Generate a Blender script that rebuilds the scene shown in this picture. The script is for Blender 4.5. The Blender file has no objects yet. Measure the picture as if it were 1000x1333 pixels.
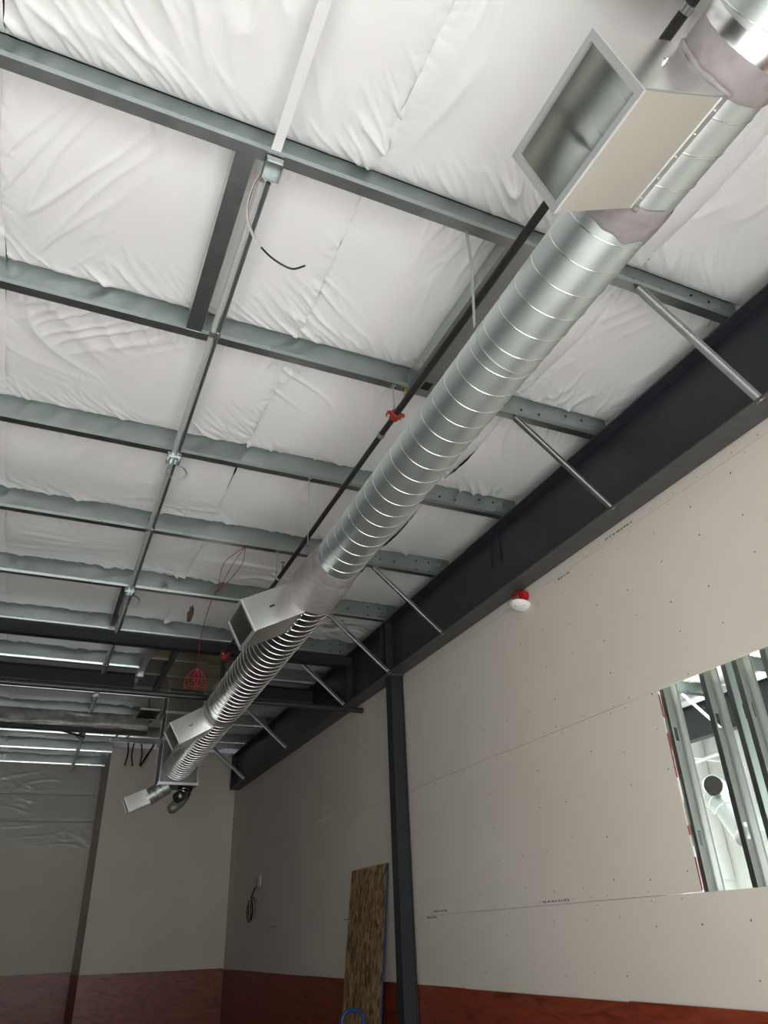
import bpy, math, random
import numpy as np
from mathutils import Vector, Matrix

random.seed(7)
RNG = np.random.default_rng(11)
sc = bpy.context.scene
COL = sc.collection
PI = math.pi

# ------------------------------------------------------------------ camera
F_PX = 957.17
YAW, PITCH, ROLL = -0.43144064, 0.52379059, -0.03925097
CAM_Z = 1.70
cam_d = bpy.data.cameras.new('camera')
cam_d.sensor_fit = 'VERTICAL'
cam_d.sensor_height = 24.0
cam_d.lens = F_PX / 1333.0 * 24.0
cam_d.clip_start = 0.05
cam_d.clip_end = 200
cam = bpy.data.objects.new('camera', cam_d)
COL.objects.link(cam)
M3 = Matrix.Rotation(YAW, 3, 'Z') @ Matrix.Rotation(PI / 2 + PITCH, 3, 'X') @ Matrix.Rotation(ROLL, 3, 'Z')
cam.matrix_world = Matrix.Translation((0, 0, CAM_Z)) @ M3.to_4x4()
sc.camera = cam

# ------------------------------------------------------------------ world, daylight, exposure
w = bpy.data.worlds.new('sky')
sc.world = w
w.use_nodes = True
w.node_tree.nodes['Background'].inputs[0].default_value = (0.80, 0.90, 1.0, 1)
w.node_tree.nodes['Background'].inputs[1].default_value = 1.2
sc.view_settings.view_transform = 'Standard'
sc.view_settings.look = 'None'
sc.view_settings.gamma = 1
sc.view_settings.use_curve_mapping = False
sc.view_settings.exposure = 0.28


def area(name, loc, rot, sx, sy, power, color=(1, 1, 1)):
    l = bpy.data.lights.new(name, 'AREA')
    l.shape = 'RECTANGLE'
    l.size, l.size_y = sx, sy
    l.energy = power
    l.color = color
    o = bpy.data.objects.new(name, l)
    COL.objects.link(o)
    o.location = loc
    o.rotation_euler = rot
    return o


# daylight entering through the shop-front glazing behind the camera
FRONT_Y = -2.2
for cx in (-1.7, 1.4):
    area('window_daylight', (cx, FRONT_Y + 0.02, 1.72), (PI / 2, 0, 0), 2.9, 3.0, 95, (1.0, 0.985, 0.955))
# low sun through the same glazing, falling on the floor in front of the camera's feet
sun_d = bpy.data.lights.new('sun', 'SUN')
sun_d.energy = 42
sun_d.angle = math.radians(1.0)
sun_d.color = (1.0, 0.985, 0.965)
sun = bpy.data.objects.new('sun', sun_d)
COL.objects.link(sun)
sun.rotation_euler = Vector((-0.10, 1.0, -0.52)).to_track_quat('-Z', 'Y').to_euler()
# unseen side glazing added to brighten the neighbouring unit without lighting the stud webs
area('window_daylight', (12.94, 6.2, 2.0), (0, PI / 2, 0), 3.6, 7.0, 1100, (0.93, 1.0, 0.97))

# ------------------------------------------------------------------ node / material helpers
MATS = {}


class N:
    def __init__(s, name):
        s.m = bpy.data.materials.new(name)
        s.m.use_nodes = True
        s.t = s.m.node_tree
        s.b = s.t.nodes['Principled BSDF']
        MATS[name] = s.m

    def n(s, typ, **kw):
        nd = s.t.nodes.new(typ)
        for k, v in kw.items():
            if k in nd.inputs:
                nd.inputs[k].default_value = v
            else:
                setattr(nd, k, v)
        return nd

    def link(s, a, b):
        s.t.links.new(a, b)

    def coords(s, scale=(1, 1, 1), which='Object'):
        tc = s.n('ShaderNodeTexCoord')
        mp = s.n('ShaderNodeMapping')
        mp.inputs['Scale'].default_value = scale
        s.link(tc.outputs[which], mp.inputs['Vector'])
        return mp.outputs['Vector']

    def noise(s, vec, scale, detail=4, rough=0.55):
        nd = s.n('ShaderNodeTexNoise')
        nd.inputs['Scale'].default_value = scale
        nd.inputs['Detail'].default_value = detail
        nd.inputs['Roughness'].default_value = rough
        if vec is not None:
            s.link(vec, nd.inputs['Vector'])
        return nd.outputs['Fac']

    def ramp(s, fac, stops):
        r = s.n('ShaderNodeValToRGB')
        el = r.color_ramp.elements
        while len(el) > 1:
            el.remove(el[-1])
        el[0].position = stops[0][0]
        el[0].color = (*stops[0][1], 1)
        for p, c in stops[1:]:
            e = el.new(p)
            e.color = (*c, 1)
        s.link(fac, r.inputs['Fac'])
        return r.outputs['Color']

    def mapr(s, fac, a, b, lo=0.0, hi=1.0):
        r = s.n('ShaderNodeMapRange')
        r.inputs['From Min'].default_value = lo
        r.inputs['From Max'].default_value = hi
        r.inputs['To Min'].default_value = a
        r.inputs['To Max'].default_value = b
        s.link(fac, r.inputs['Value'])
        return r.outputs['Result']

    def bump(s, fac, strength, dist):
        b = s.n('ShaderNodeBump')
        b.inputs['Strength'].default_value = strength
        b.inputs['Distance'].default_value = dist
        s.link(fac, b.inputs['Height'])
        s.link(b.outputs['Normal'], s.b.inputs['Normal'])

    def set(s, **kw):
        for k, v in kw.items():
            s.b.inputs[k.replace('_', ' ')].default_value = v
        return s


def metal(name, c, r0, r1, scale=14, var=0.12, metallic=1.0, stretch=(1, 1, 1), bump=0.0):
    n = N(name)
    v = n.coords(stretch)
    vo = n.n('ShaderNodeTexVoronoi')
    vo.inputs['Scale'].default_value = scale * 2.5
    n.link(v, vo.inputs['Vector'])
    f = n.noise(v, scale, 3)
    mx = n.n('ShaderNodeMath', operation='MULTIPLY_ADD')
    n.link(vo.outputs['Color'], mx.inputs[0])
    mx.inputs[1].default_value = 0.2
    n.link(f, mx.inputs[2])
    lo = tuple(x * (1 - var) for x in c)
    hi = tuple(min(1, x * (1 + var)) for x in c)
    n.link(n.ramp(mx.outputs[0], [(0.2, lo), (1.0, hi)]), n.b.inputs['Base Color'])
    n.link(n.mapr(f, r0, r1, 0.2, 0.8), n.b.inputs['Roughness'])
    n.set(Metallic=metallic)
    if bump:
        n.bump(f, bump, 0.01)
    return n.m


def plain(name, c, rough=0.5, metallic=0.0, var=0.06, scale=8, bump=0.0):
    n = N(name)
    v = n.coords()
    f = n.noise(v, scale, 5)
    n.link(n.ramp(f, [(0.3, tuple(x * (1 - var) for x in c)), (0.7, tuple(min(1, x * (1 + var)) for x in c))]), n.b.inputs['Base Color'])
    n.set(Roughness=rough, Metallic=metallic)
    if bump:
        n.bump(f, bump, 0.004)
    return n.m


metal('galv_purlin', (0.43, 0.485, 0.475), 0.26, 0.32, 5, 0.10, 0.95)
metal('galv_channel', (0.44, 0.47, 0.475), 0.32, 0.38, 6, 0.16, 1.0)
metal('galv_bright', (0.66, 0.68, 0.675), 0.34, 0.40, 6, 0.08, 0.7)
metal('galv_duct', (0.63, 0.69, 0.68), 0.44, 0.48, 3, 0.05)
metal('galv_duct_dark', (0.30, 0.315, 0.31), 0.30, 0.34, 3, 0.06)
metal('galv_boot', (0.87, 0.88, 0.85), 0.19, 0.22, 3, 0.04)
metal('galv_flange', (0.55, 0.57, 0.57), 0.38, 0.44, 10, 0.10)
metal('galv_seam', (0.80, 0.81, 0.80), 0.22, 0.26, 8, 0.04)
metal('galv_stud', (0.48, 0.52, 0.495), 0.30, 0.36, 6, 0.08)
metal('galv_old', (0.17, 0.175, 0.17), 0.36, 0.46, 6, 0.2)  # galvanized steel in a much darker grey
plain('foil_grey', (0.22, 0.215, 0.20), 0.45, 0.35, 0.3, 9)
metal('conduit_steel', (0.80, 0.80, 0.80), 0.34, 0.38, 8, 0.05, 0.55)
metal('brown_sheet', (0.25, 0.20, 0.12), 0.25, 0.36, 2, 0.35)  # brown of reflected boards put into the sheet-metal colour
plain('black_beam', (0.010, 0.011, 0.013), 0.6, 0.0, 0.2, 6)
plain('black_steel', (0.021, 0.024, 0.029), 0.42, 0.0, 0.18, 6)
plain('black_pipe', (0.035, 0.034, 0.034), 0.42, 0.3, 0.2, 18)
plain('beam_flange', (0.062, 0.062, 0.061), 0.5, 0.0, 0.22, 9)  # lighter copy of the black steel, floor bounce put into its colour
plain('sealant', (0.235, 0.213, 0.213), 0.45, 0.0, 0.14, 18, 0.3)
plain('film_beige', (0.66, 0.60, 0.52), 0.55, 0.0, 0.04, 10)
plain('red_paint', (0.34, 0.035, 0.025), 0.35)
plain('alarm_red', (0.42, 0.008, 0.014), 0.3, 0.0, 0.03)
plain('alarm_white', (0.86, 0.85, 0.82), 0.35, 0.0, 0.02)
plain('lens_clear', (0.28, 0.29, 0.29), 0.15, 0.2)
plain('brass', (0.45, 0.33, 0.14), 0.3, 0.9)
plain('wire_red', (0.38, 0.03, 0.035), 0.45)
plain('wire_black', (0.012, 0.012, 0.013), 0.4)
plain('wire_grey', (0.50, 0.50, 0.46), 0.4)
plain('wire_copper', (0.35, 0.16, 0.10), 0.45)
plain('blue_paint', (0.012, 0.055, 0.20), 0.35)
plain('white_strip', (0.66, 0.66, 0.655), 0.5, 0.0, 0.02)
plain('screw_dark', (0.035, 0.03, 0.025), 0.6)
plain('print_ink', (0.24, 0.215, 0.195), 0.8)
plain('paper_red', (0.27, 0.07, 0.065), 0.7, 0.0, 0.3, 30)
plain('torn_brown', (0.20, 0.12, 0.07), 0.85, 0.0, 0.5, 14, 0.6)
plain('plate_white', (0.62, 0.62, 0.60), 0.4)
plain('roof_dark', (0.10, 0.095, 0.085), 0.8)
plain('mullion', (0.12, 0.12, 0.12), 0.4, 0.6)
plain('wall_paint', (0.62, 0.60, 0.56), 0.75, 0.0, 0.03)
plain('neighbor_wall', (0.80, 0.84, 0.80), 0.7, 0.0, 0.03)
plain('stain_brown', (0.50, 0.36, 0.27), 0.7, 0.0, 0.15, 12)


def mk_insulation(name, c, rough, spec=0.5):
    n = N(name)
    v = n.coords()
    wv = n.n('ShaderNodeTexWave', wave_type='BANDS', bands_direction='X')
    wv.inputs['Scale'].default_value = 60
    n.link(v, wv.inputs['Vector'])
    wy = n.n('ShaderNodeTexWave', wave_type='BANDS', bands_direction='Y')
    wy.inputs['Scale'].default_value = 60
    n.link(v, wy.inputs['Vector'])
    ad = n.n('ShaderNodeMath', operation='ADD')
    n.link(wv.outputs['Fac'], ad.inputs[0])
    n.link(wy.outputs['Fac'], ad.inputs[1])
    f = n.noise(v, 26, 5)
    a2 = n.n('ShaderNodeMath', operation='MULTIPLY_ADD')
    n.link(f, a2.inputs[0])
    a2.inputs[1].default_value = 9.0
    n.link(ad.outputs[0], a2.inputs[2])
    n.bump(a2.outputs[0], 0.12, 0.0012)
    g = n.noise(v, 1.6, 3)
    n.link(n.ramp(g, [(0.3, tuple(x * 0.97 for x in c)), (0.7, c)]), n.b.inputs['Base Color'])
    n.set(Roughness=rough, Specular_IOR_Level=spec)
    return n.m


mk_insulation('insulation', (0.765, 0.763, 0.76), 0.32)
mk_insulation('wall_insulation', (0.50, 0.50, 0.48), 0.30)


def mk_drywall():
    n = N('drywall')
    v = n.coords()
    big = n.noise(v, 0.9, 3)
    fine = n.noise(v, 140, 3)
    mx = n.n('ShaderNodeMath', operation='MULTIPLY_ADD')
    n.link(fine, mx.inputs[0])
    mx.inputs[1].default_value = 0.25
    n.link(big, mx.inputs[2])
    n.link(n.ramp(mx.outputs[0], [(0.4, (0.65, 0.597, 0.528)), (0.8, (0.695, 0.645, 0.578))]), n.b.inputs['Base Color'])
    n.set(Roughness=0.85, Specular_IOR_Level=0.25)
    n.bump(fine, 0.1, 0.001)


mk_drywall()


def mk_ply():
    n = N('red_plywood')
    v = n.coords((1.0, 0.55, 3.2))
    wv = n.n('ShaderNodeTexNoise')
    wv.inputs['Scale'].default_value = 3.5
    wv.inputs['Detail'].default_value = 6
    wv.inputs['Distortion'].default_value = 1.6
    n.link(v, wv.inputs['Vector'])
    kn = n.n('ShaderNodeTexVoronoi')
    kn.inputs['Scale'].default_value = 1.7
    n.link(v, kn.inputs['Vector'])
    knot = n.mapr(kn.outputs['Distance'], 0.0, 1.0, 0.05, 0.16)
    base = n.ramp(wv.outputs['Fac'], [(0.28, (0.10, 0.018, 0.009)), (0.5, (0.23, 0.040, 0.018)), (0.72, (0.31, 0.062, 0.030))])
    mix = n.n('ShaderNodeMixRGB')
    mix.inputs['Color1'].default_value = (0.045, 0.010, 0.006, 1)
    n.link(knot, mix.inputs['Fac'])
    n.link(base, mix.inputs['Color2'])
    n.link(mix.outputs[0], n.b.inputs['Base Color'])
    n.set(Roughness=0.38, Specular_IOR_Level=0.5)
    n.bump(wv.outputs['Fac'], 0.15, 0.003)


mk_ply()


def mk_osb():
    n = N('osb')
    v = n.coords((1.0, 3.6, 1.5))
    v2 = n.coords((1.0, 3.0, 14.0))
    a = n.n('ShaderNodeTexVoronoi')
    a.inputs['Scale'].default_value = 7.0
    n.link(v, a.inputs['Vector'])
    b = n.n('ShaderNodeTexNoise')
    b.inputs['Scale'].default_value = 9
    b.inputs['Detail'].default_value = 6
    n.link(v, b.inputs['Vector'])
    c = n.noise(v2, 6, 5)
    sep = n.n('ShaderNodeSeparateColor')
    n.link(a.outputs['Color'], sep.inputs[0])
    m1 = n.n('ShaderNodeMath', operation='ADD')
    n.link(sep.outputs[0], m1.inputs[0])
    n.link(b.outputs['Fac'], m1.inputs[1])
    m2 = n.n('ShaderNodeMath', operation='MULTIPLY_ADD')
    n.link(c, m2.inputs[0])
    m2.inputs[1].default_value = 0.5
    n.link(m1.outputs[0], m2.inputs[2])
    m3 = n.n('ShaderNodeMath', operation='MULTIPLY')
    n.link(m2.outputs[0], m3.inputs[0])
    m3.inputs[1].default_value = 0.55
    n.link(n.ramp(m3.outputs[0], [(0.36, (0.035, 0.02, 0.008)), (0.55, (0.17, 0.10, 0.042)), (0.75, (0.28, 0.175, 0.078)), (1.0, (0.46, 0.31, 0.16))]), n.b.inputs['Base Color'])
    n.set(Roughness=0.7)
    n.bump(m2.outputs[0], 0.4, 0.003)


mk_osb()


def mk_concrete():
    n = N('concrete')
    v = n.coords()
    f = n.noise(v, 1.1, 8, 0.65)
    n.link(n.ramp(f, [(0.3, (0.29, 0.285, 0.275)), (0.7, (0.39, 0.383, 0.37))]), n.b.inputs['Base Color'])
    n.set(Roughness=0.6)


mk_concrete()


# ------------------------------------------------------------------ mesh builder
class MB:
    def __init__(s):
        s.v, s.f = [], []

    def add(s, vs, fs):
        o = len(s.v)
        s.v += [tuple(p) for p in vs]
        s.f += [tuple(i + o for i in f) for f in fs]
        return s

    def box(s, x0, x1, y0, y1, z0, z1):
        vs = [(x0, y0, z0), (x1, y0, z0), (x1, y1, z0), (x0, y1, z0), (x0, y0, z1), (x1, y0, z1), (x1, y1, z1), (x0, y1, z1)]
        return s.add(vs, [(3, 2, 1, 0), (4, 5, 6, 7), (0, 1, 5, 4), (1, 2, 6, 5), (2, 3, 7, 6), (3, 0, 4, 7)])

    def hexa(s, p):
        """eight corners: bottom ring of four then top ring of four"""
        return s.add(p, [(3, 2, 1, 0), (4, 5, 6, 7), (0, 1, 5, 4), (1, 2, 6, 5), (2, 3, 7, 6), (3, 0, 4, 7)])

    def bar(s, a, b, wd, th, up=(0, 0, 1)):
        """rectangular bar from a to b, wd across, th along up"""
        a, b = Vector(a), Vector(b)
        d = (b - a).normalized()
        sx = d.cross(Vector(up)).normalized()
        uy = sx.cross(d).normalized()
        c = [(-.5, -.5), (.5, -.5), (.5, .5), (-.5, .5)]
        lo = [a + sx * wd * i + uy * th * j for i, j in c]
        hi = [b + sx * wd * i + uy * th * j for i, j in c]
        return s.hexa(lo + hi)

    def prism(s, prof, a, b, ux, uy):
        """closed profile [(p,q)] extruded from a to b with axes ux, uy"""
        a, b, ux, uy = Vector(a), Vector(b), Vector(ux), Vector(uy)
        n = len(prof)
        vs = [a + ux * p + uy * q for p, q in prof] + [b + ux * p + uy * q for p, q in prof]
        fs = [(i, (i + 1) % n, n + (i + 1) % n, n + i) for i in range(n)]
        fs += [tuple(range(n - 1, -1, -1)), tuple(range(n, 2 * n))]
        return s.add(vs, fs)

    def tube(s, pts, r, seg=12, cap=True, closed=False):
        pts = [Vector(p) for p in pts]
        n = len(pts)
        rs = r if isinstance(r, (list, tuple)) else [r] * n
        T = []
        for i in range(n):
            if closed:
                t = pts[(i + 1) % n] - pts[i - 1]
            else:
                t = pts[min(i + 1, n - 1)] - pts[max(i - 1, 0)]
            T.append(t.normalized() if t.length > 1e-9 else Vector((0, 1, 0)))
        ref = Vector((0, 0, 1)) if abs(T[0].z) < 0.9 else Vector((1, 0, 0))
        u = T[0].cross(ref).normalized()
        vs = []
        for i in range(n):
            u = (u - T[i] * u.dot(T[i])).normalized()
            vv = T[i].cross(u)
            for k in range(seg):
                an = 2 * PI * k / seg
                vs.append(pts[i] + (u * math.cos(an) + vv * math.sin(an)) * rs[i])
        fs = []
        m = n if closed else n - 1
        for i in range(m):
            j = (i + 1) % n
            for k in range(seg):
                k2 = (k + 1) % seg
                fs.append((i * seg + k, i * seg + k2, j * seg + k2, j * seg + k))
        if cap and not closed:
            fs.append(tuple(range(seg - 1, -1, -1)))
            fs.append(tuple((n - 1) * seg + k for k in range(seg)))
        return s.add(vs, fs)

    def lathe(s, prof, c, axis, seg=24):
        """prof [(r, h)] turned about axis at c"""
        c, ax = Vector(c), Vector(axis).normalized()
        ref = Vector((0, 0, 1)) if abs(ax.z) < 0.9 else Vector((1, 0, 0))
        u = ax.cross(ref).normalized()
        vv = ax.cross(u)
        vs = []
        for r, h in prof:
            for k in range(seg):
                an = 2 * PI * k / seg
                vs.append(c + ax * h + (u * math.cos(an) + vv * math.sin(an)) * r)
        fs = []
        for i in range(len(prof) - 1):
            for k in range(seg):
                k2 = (k + 1) % seg
                fs.append((i * seg + k, i * seg + k2, (i + 1) * seg + k2, (i + 1) * seg + k))
        fs.append(tuple(range(seg - 1, -1, -1)))
        fs.append(tuple((len(prof) - 1) * seg + k for k in range(seg)))
        return s.add(vs, fs)

    def build(s, name, mat, parent=None, smooth=False, fix=True):
        me = bpy.data.meshes.new(name)
        off = Vector((0, 0, 0))
        if parent is None and not getattr(s, 'keep', False):
            vs = np.array(s.v, dtype=float)
            lo, hi = vs.min(0), vs.max(0)
            off = Vector(((lo[0] + hi[0]) / 2, (lo[1] + hi[1]) / 2, lo[2]))
        elif parent is not None:
            off = parent.location.copy()
            if parent.parent:
                off += parent.parent.location
        me.from_pydata([tuple(Vector(p) - off) for p in s.v], [], s.f)
        if fix:
            import bmesh
            bm = bmesh.new()
            bm.from_mesh(me)
            bmesh.ops.recalc_face_normals(bm, faces=bm.faces)
            bm.to_mesh(me)
            bm.free()
        if smooth:
            me.polygons.foreach_set('use_smooth', [True] * len(me.polygons))
            if smooth == 'auto':
                me.set_sharp_from_angle(angle=math.radians(38))
        me.materials.append(MATS[mat])
        o = bpy.data.objects.new(name, me)
        COL.objects.link(o)
        if parent is not None:
            o.parent = parent
        else:
            o.location = off
        return o


def tag(o, label, cat, group=None):
    o['label'] = label
    o['category'] = cat
    if group:
        o['group'] = group
    return o


def thing(name, loc, label, cat, group=None):
    o = bpy.data.objects.new(name, None)
    o.empty_display_size = 0.1
    COL.objects.link(o)
    o.location = loc
    return tag(o, label, cat, group)


def struct(o):
    o['kind'] = 'structure'
    return o


def dup_tree(o, loc, parent=None):
    c = o.copy()
    COL.objects.link(c)
    if parent is None:
        c.location = loc
    else:
        c.parent = parent
    for ch in list(o.children):
        dup_tree(ch, None, c)
    return c


# ------------------------------------------------------------------ room dimensions (metres)
WX = 4.161          # face of the long drywall on the right
FY = 17.98          # face of the short far wall
BY = 20.30          # face of the deep back wall
RX = 1.32           # corner of the far wall
LX = -14.0
ZP = 5.44           # underside of the purlins
ZT = 5.705          # top of the purlins
ROOF = 6.02
SP = 1.524
PY = [1.033 + SP * k for k in range(-2, 13)]     # purlin web lines
NX1 = 13.0          # far side of the neighbouring unit

# floor, roof deck
struct(MB().box(LX - .2, NX1 + .2, FRONT_Y - .2, BY + .3, -0.12, 0).build('floor', 'concrete'))
ceiling = struct(MB().box(LX - .2, NX1 + .2, FRONT_Y - .2, BY + .3, ROOF, ROOF + .1).build('ceiling', 'roof_dark'))

# ------------------------------------------------------------------ right wall: body, boards, opening
OY0, OY1, OZ0, OZ1 = 1.7, 4.205, 1.888, 3.245    # opening
b = MB()
TB = WX + 0.014
HZ0, HZ1, HY1 = OZ0 - .25, OZ1 + .75, OY1 + .36
for (y0, y1, z0, z1) in ((FRONT_Y, OY0, 0, ROOF), (HY1, FY + .15, 0, ROOF), (OY0, HY1, 0, HZ0), (OY0, HY1, HZ1, ROOF)):
    b.box(TB, WX + 0.175, y0, y1, z0, z1)
wall_right = struct(b.build('wall_right', 'drywall'))
rows = [(0.0, 0.52), (0.52, 1.888), (1.888, 3.25), (3.25, 4.618), (4.618, 5.985)]
cuts = {0: [-2.2, 1.0, 4.9, 8.3, 11.9, 15.5, FY], 1: [-2.2, 0.2, 4.6, 8.25, 11.92, 15.6, FY], 2: [-2.2, OY0, OY1, 7.65, 11.3, 14.9, FY],
        3: [-2.2, 0.4, 2.4, 6.06, 10.4, 14.0, FY], 4: [-2.2, -.6, 2.1, 5.7, 9.4, 13.0, 16.7, FY]}
g = 0.0016
for ri, (z0, z1) in enumerate(rows):
    cs = cuts[ri]
    for i in range(len(cs) - 1):
        if ri == 2 and i == 1:
            continue
        MB().box(WX, TB, cs[i] + g * .3, cs[i + 1] - g * .3, z0 + g, z1 - g).build('drywall_board', 'drywall', wall_right)
# red plywood wainscot
ys = [-2.2 + 2.44 * i for i in range(10)]
for i in range(len(ys) - 1):
    y1 = min(ys[i + 1], FY - 0.013)
    zt = 1.238 + random.uniform(-.006, .006)
    MB().box(WX - 0.012, WX, ys[i] + .002, y1 - .002, 0.0, zt).build('plywood_panel', 'red_plywood', wall_right)
# screw heads and joint dots, far too small to pick apart
b = MB()
for y in np.arange(-1.0, 17.8, 0.406):
    for z in np.arange(1.42, 5.2, 0.305):
        yy = y + random.uniform(-.03, .03)
        zz = z + random.uniform(-.05, .05)
        if OY0 - .03 < yy < OY1 + .03 and OZ0 - .03 < zz < OZ1 + .03 or random.random() < 0.12:
            continue
        r = random.uniform(.0045, .0075)
        b.lathe([(r, -.0012), (r * .4, -.0018)], (WX, yy, zz), (1, 0, 0), 6)
for z in (1.888, 3.25, 4.618):
    for y in np.arange(-1.0, 17.8, 0.305):
        if OY0 < y < OY1 and z < 3.3:
            continue
        for s_ in (-.03, .03):
            if random.random() < .75:
                b.lathe([(.005, -.0012), (.002, -.0018)], (WX, y + random.uniform(-.1, .1), z + s_), (1, 0, 0), 6)
o = b.build('screw_heads', 'screw_dark', wall_right)
o['kind'] = 'stuff'
# small ink print along the board edges, illegible dashes
b = MB()
for (y0, y1, z) in ((6.06, 5.69, 1.915), (4.42, 4.08, 4.652), (5.15, 4.98, 4.585), (8.15, 7.83, 1.922), (8.32, 8.08, 1.868), (10.9, 10.6, 1.925), (14.6, 14.2, 1.925)):
    y = y0
    while y > y1:
        l = random.uniform(.012, .05)
        b.box(WX - .0006, WX + .001, y - l, y, z - random.uniform(.007, .011), z + random.uniform(.006, .011))
        y -= l + random.uniform(.006, .02)
o = b.build('ink_print', 'print_ink', wall_right)
o['kind'] = 'stuff'
# red paper edge on the cut drywall
for z0, z1 in ((1.90, 2.10), (2.24, 2.30), (2.62, 2.93), (3.05, 3.22)):
    MB().box(WX + .001, WX + .013, OY1 - .004, OY1 + .001, z0, z1).build('paper_edge', 'paper_red', wall_right)
# knife scratches showing white plaster near the far boards
for y0, y1, z, s_ in ((11.35, 12.15, 3.33, .02), (12.6, 13.5, 4.60, .0)):
    MB().hexa([(WX - .0008, y0, z), (WX + .001, y0, z), (WX + .001, y1, z + s_ - .02), (WX - .0008, y1, z + s_ - .02),
               (WX - .0008, y0, z + .012), (WX + .001, y0, z + .012), (WX + .001, y1, z + s_ - .008), (WX - .0008, y1, z + s_ - .008)]).build('plaster_scratch', 'alarm_white', wall_right)

# ------------------------------------------------------------------ far wall, return, back wall
wall_far = struct(MB().box(RX + .014, WX, FY + .014, FY + .14, 0, 5.62).build('wall_far', 'drywall'))
frows = [(0.0, 1.93), (1.93, 3.195), (3.195, 4.51), (4.51, 5.6)]
for i, (z0, z1) in enumerate(frows):
    xs = [RX, WX - .001]
    for j in range(len(xs) - 1):
        MB().box(xs[j] + (g if j else 0), xs[j + 1] - g, FY, FY + .014, z0 + .004, z1 - .004).build('drywall_board', 'drywall', wall_far)
MB().box(RX, 2.75 - .002, FY - .012, FY, 0, 1.252).build('plywood_panel', 'red_plywood', wall_far)
MB().box(2.75, WX - .013, FY - .012, FY, 0, 1.25).build('plywood_panel', 'red_plywood', wall_far)
b = MB()
for x in np.arange(1.45, 4.1, .406):
    for z in np.arange(1.4, 5.4, .3):
        b.lathe([(.005, -.001), (.003, -.0016)], (x + random.uniform(-.03, .03), FY, z + random.uniform(-.05, .05)), (0, 1, 0), 6)
o = b.build('screw_heads', 'screw_dark', wall_far)
o['kind'] = 'stuff'
wall_return = struct(MB().box(RX + .001, RX + .13, FY + .014, BY, 0, 5.62).build('wall_return', 'drywall'))
MB().box(RX - .012, RX + .001, FY - .012, BY, 0, 1.25).build('plywood_panel', 'red_plywood', wall_return)
for z0, z1 in frows:
    MB().box(RX - .010, RX + .001, FY, BY, max(z0, 1.25) + g, z1 - g).build('drywall_board', 'drywall', wall_return)
wall_back = struct(MB().box(LX, RX + .13, BY + .012, BY + .16, 0, ROOF).build('wall_back', 'drywall'))
xs = [LX, -6.5, -4.1, -1.66, -.44, RX]
for i in range(5):
    MB().box(xs[i] + g, xs[i + 1] - g, BY, BY + .012, 1.25, 3.76).build('drywall_board', 'drywall', wall_back)
    MB().box(xs[i] + g, xs[i + 1] - .013, BY - .012, BY + .012, 0, 1.262).build('plywood_panel', 'red_plywood', wall_back)


# ------------------------------------------------------------------ numpy noise for cloth-like surfaces
class Perlin:
    def __init__(s, seed):
        r = np.random.default_rng(seed)
        s.p = np.concatenate([r.permutation(256)] * 3)
        a = r.uniform(0, 2 * PI, 256)
        s.g = np.stack([np.cos(a), np.sin(a)], -1)

    def __call__(s, x, y):
        x = np.asarray(x, float)
        y = np.asarray(y, float)
        xi, yi = np.floor(x).astype(int), np.floor(y).astype(int)
        xf, yf = x - xi, y - yi
        u = xf ** 3 * (xf * (xf * 6 - 15) + 10)
        v = yf ** 3 * (yf * (yf * 6 - 15) + 10)

        def gr(ix, iy, dx, dy):
            h = s.p[(s.p[ix & 255] + iy) & 255]
            return s.g[h, 0] * dx + s.g[h, 1] * dy
        n00, n10 = gr(xi, yi, xf, yf), gr(xi + 1, yi, xf - 1, yf)
        n01, n11 = gr(xi, yi + 1, xf, yf - 1), gr(xi + 1, yi + 1, xf - 1, yf - 1)
        return (n00 * (1 - u) + n10 * u) * (1 - v) + (n01 * (1 - u) + n11 * u) * v


PN = [Perlin(i) for i in range(8)]


def ridge(n, wd=0.28):
    return np.clip(1 - np.abs(n) / wd, 0, 1) ** 1.6


def grid_mesh(name, X, Y, Z, mat, parent):
    ny, nx = X.shape
    me = bpy.data.meshes.new(name)
    off = parent.location
    co = np.stack([X - off.x, Y - off.y, Z - off.z], -1).reshape(-1, 3)
    idx = np.arange(nx * ny).reshape(ny, nx)
    q = np.stack([idx[:-1, :-1], idx[1:, :-1], idx[1:, 1:], idx[:-1, 1:]], -1).reshape(-1, 4)
    me.vertices.add(len(co))
    me.vertices.foreach_set('co', co.astype(np.float32).ravel())
    me.loops.add(q.size)
    me.loops.foreach_set('vertex_index', q.ravel().astype(np.int32))
    me.polygons.add(len(q))
    me.polygons.foreach_set('loop_start', np.arange(0, q.size, 4, dtype=np.int32))
    me.polygons.foreach_set('use_smooth', np.ones(len(q), dtype=bool))
    me.update()
    me.validate()
    me.materials.append(MATS[mat])
    o = bpy.data.objects.new(name, me)
    COL.objects.link(o)
    o.parent = parent
    return o


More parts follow.
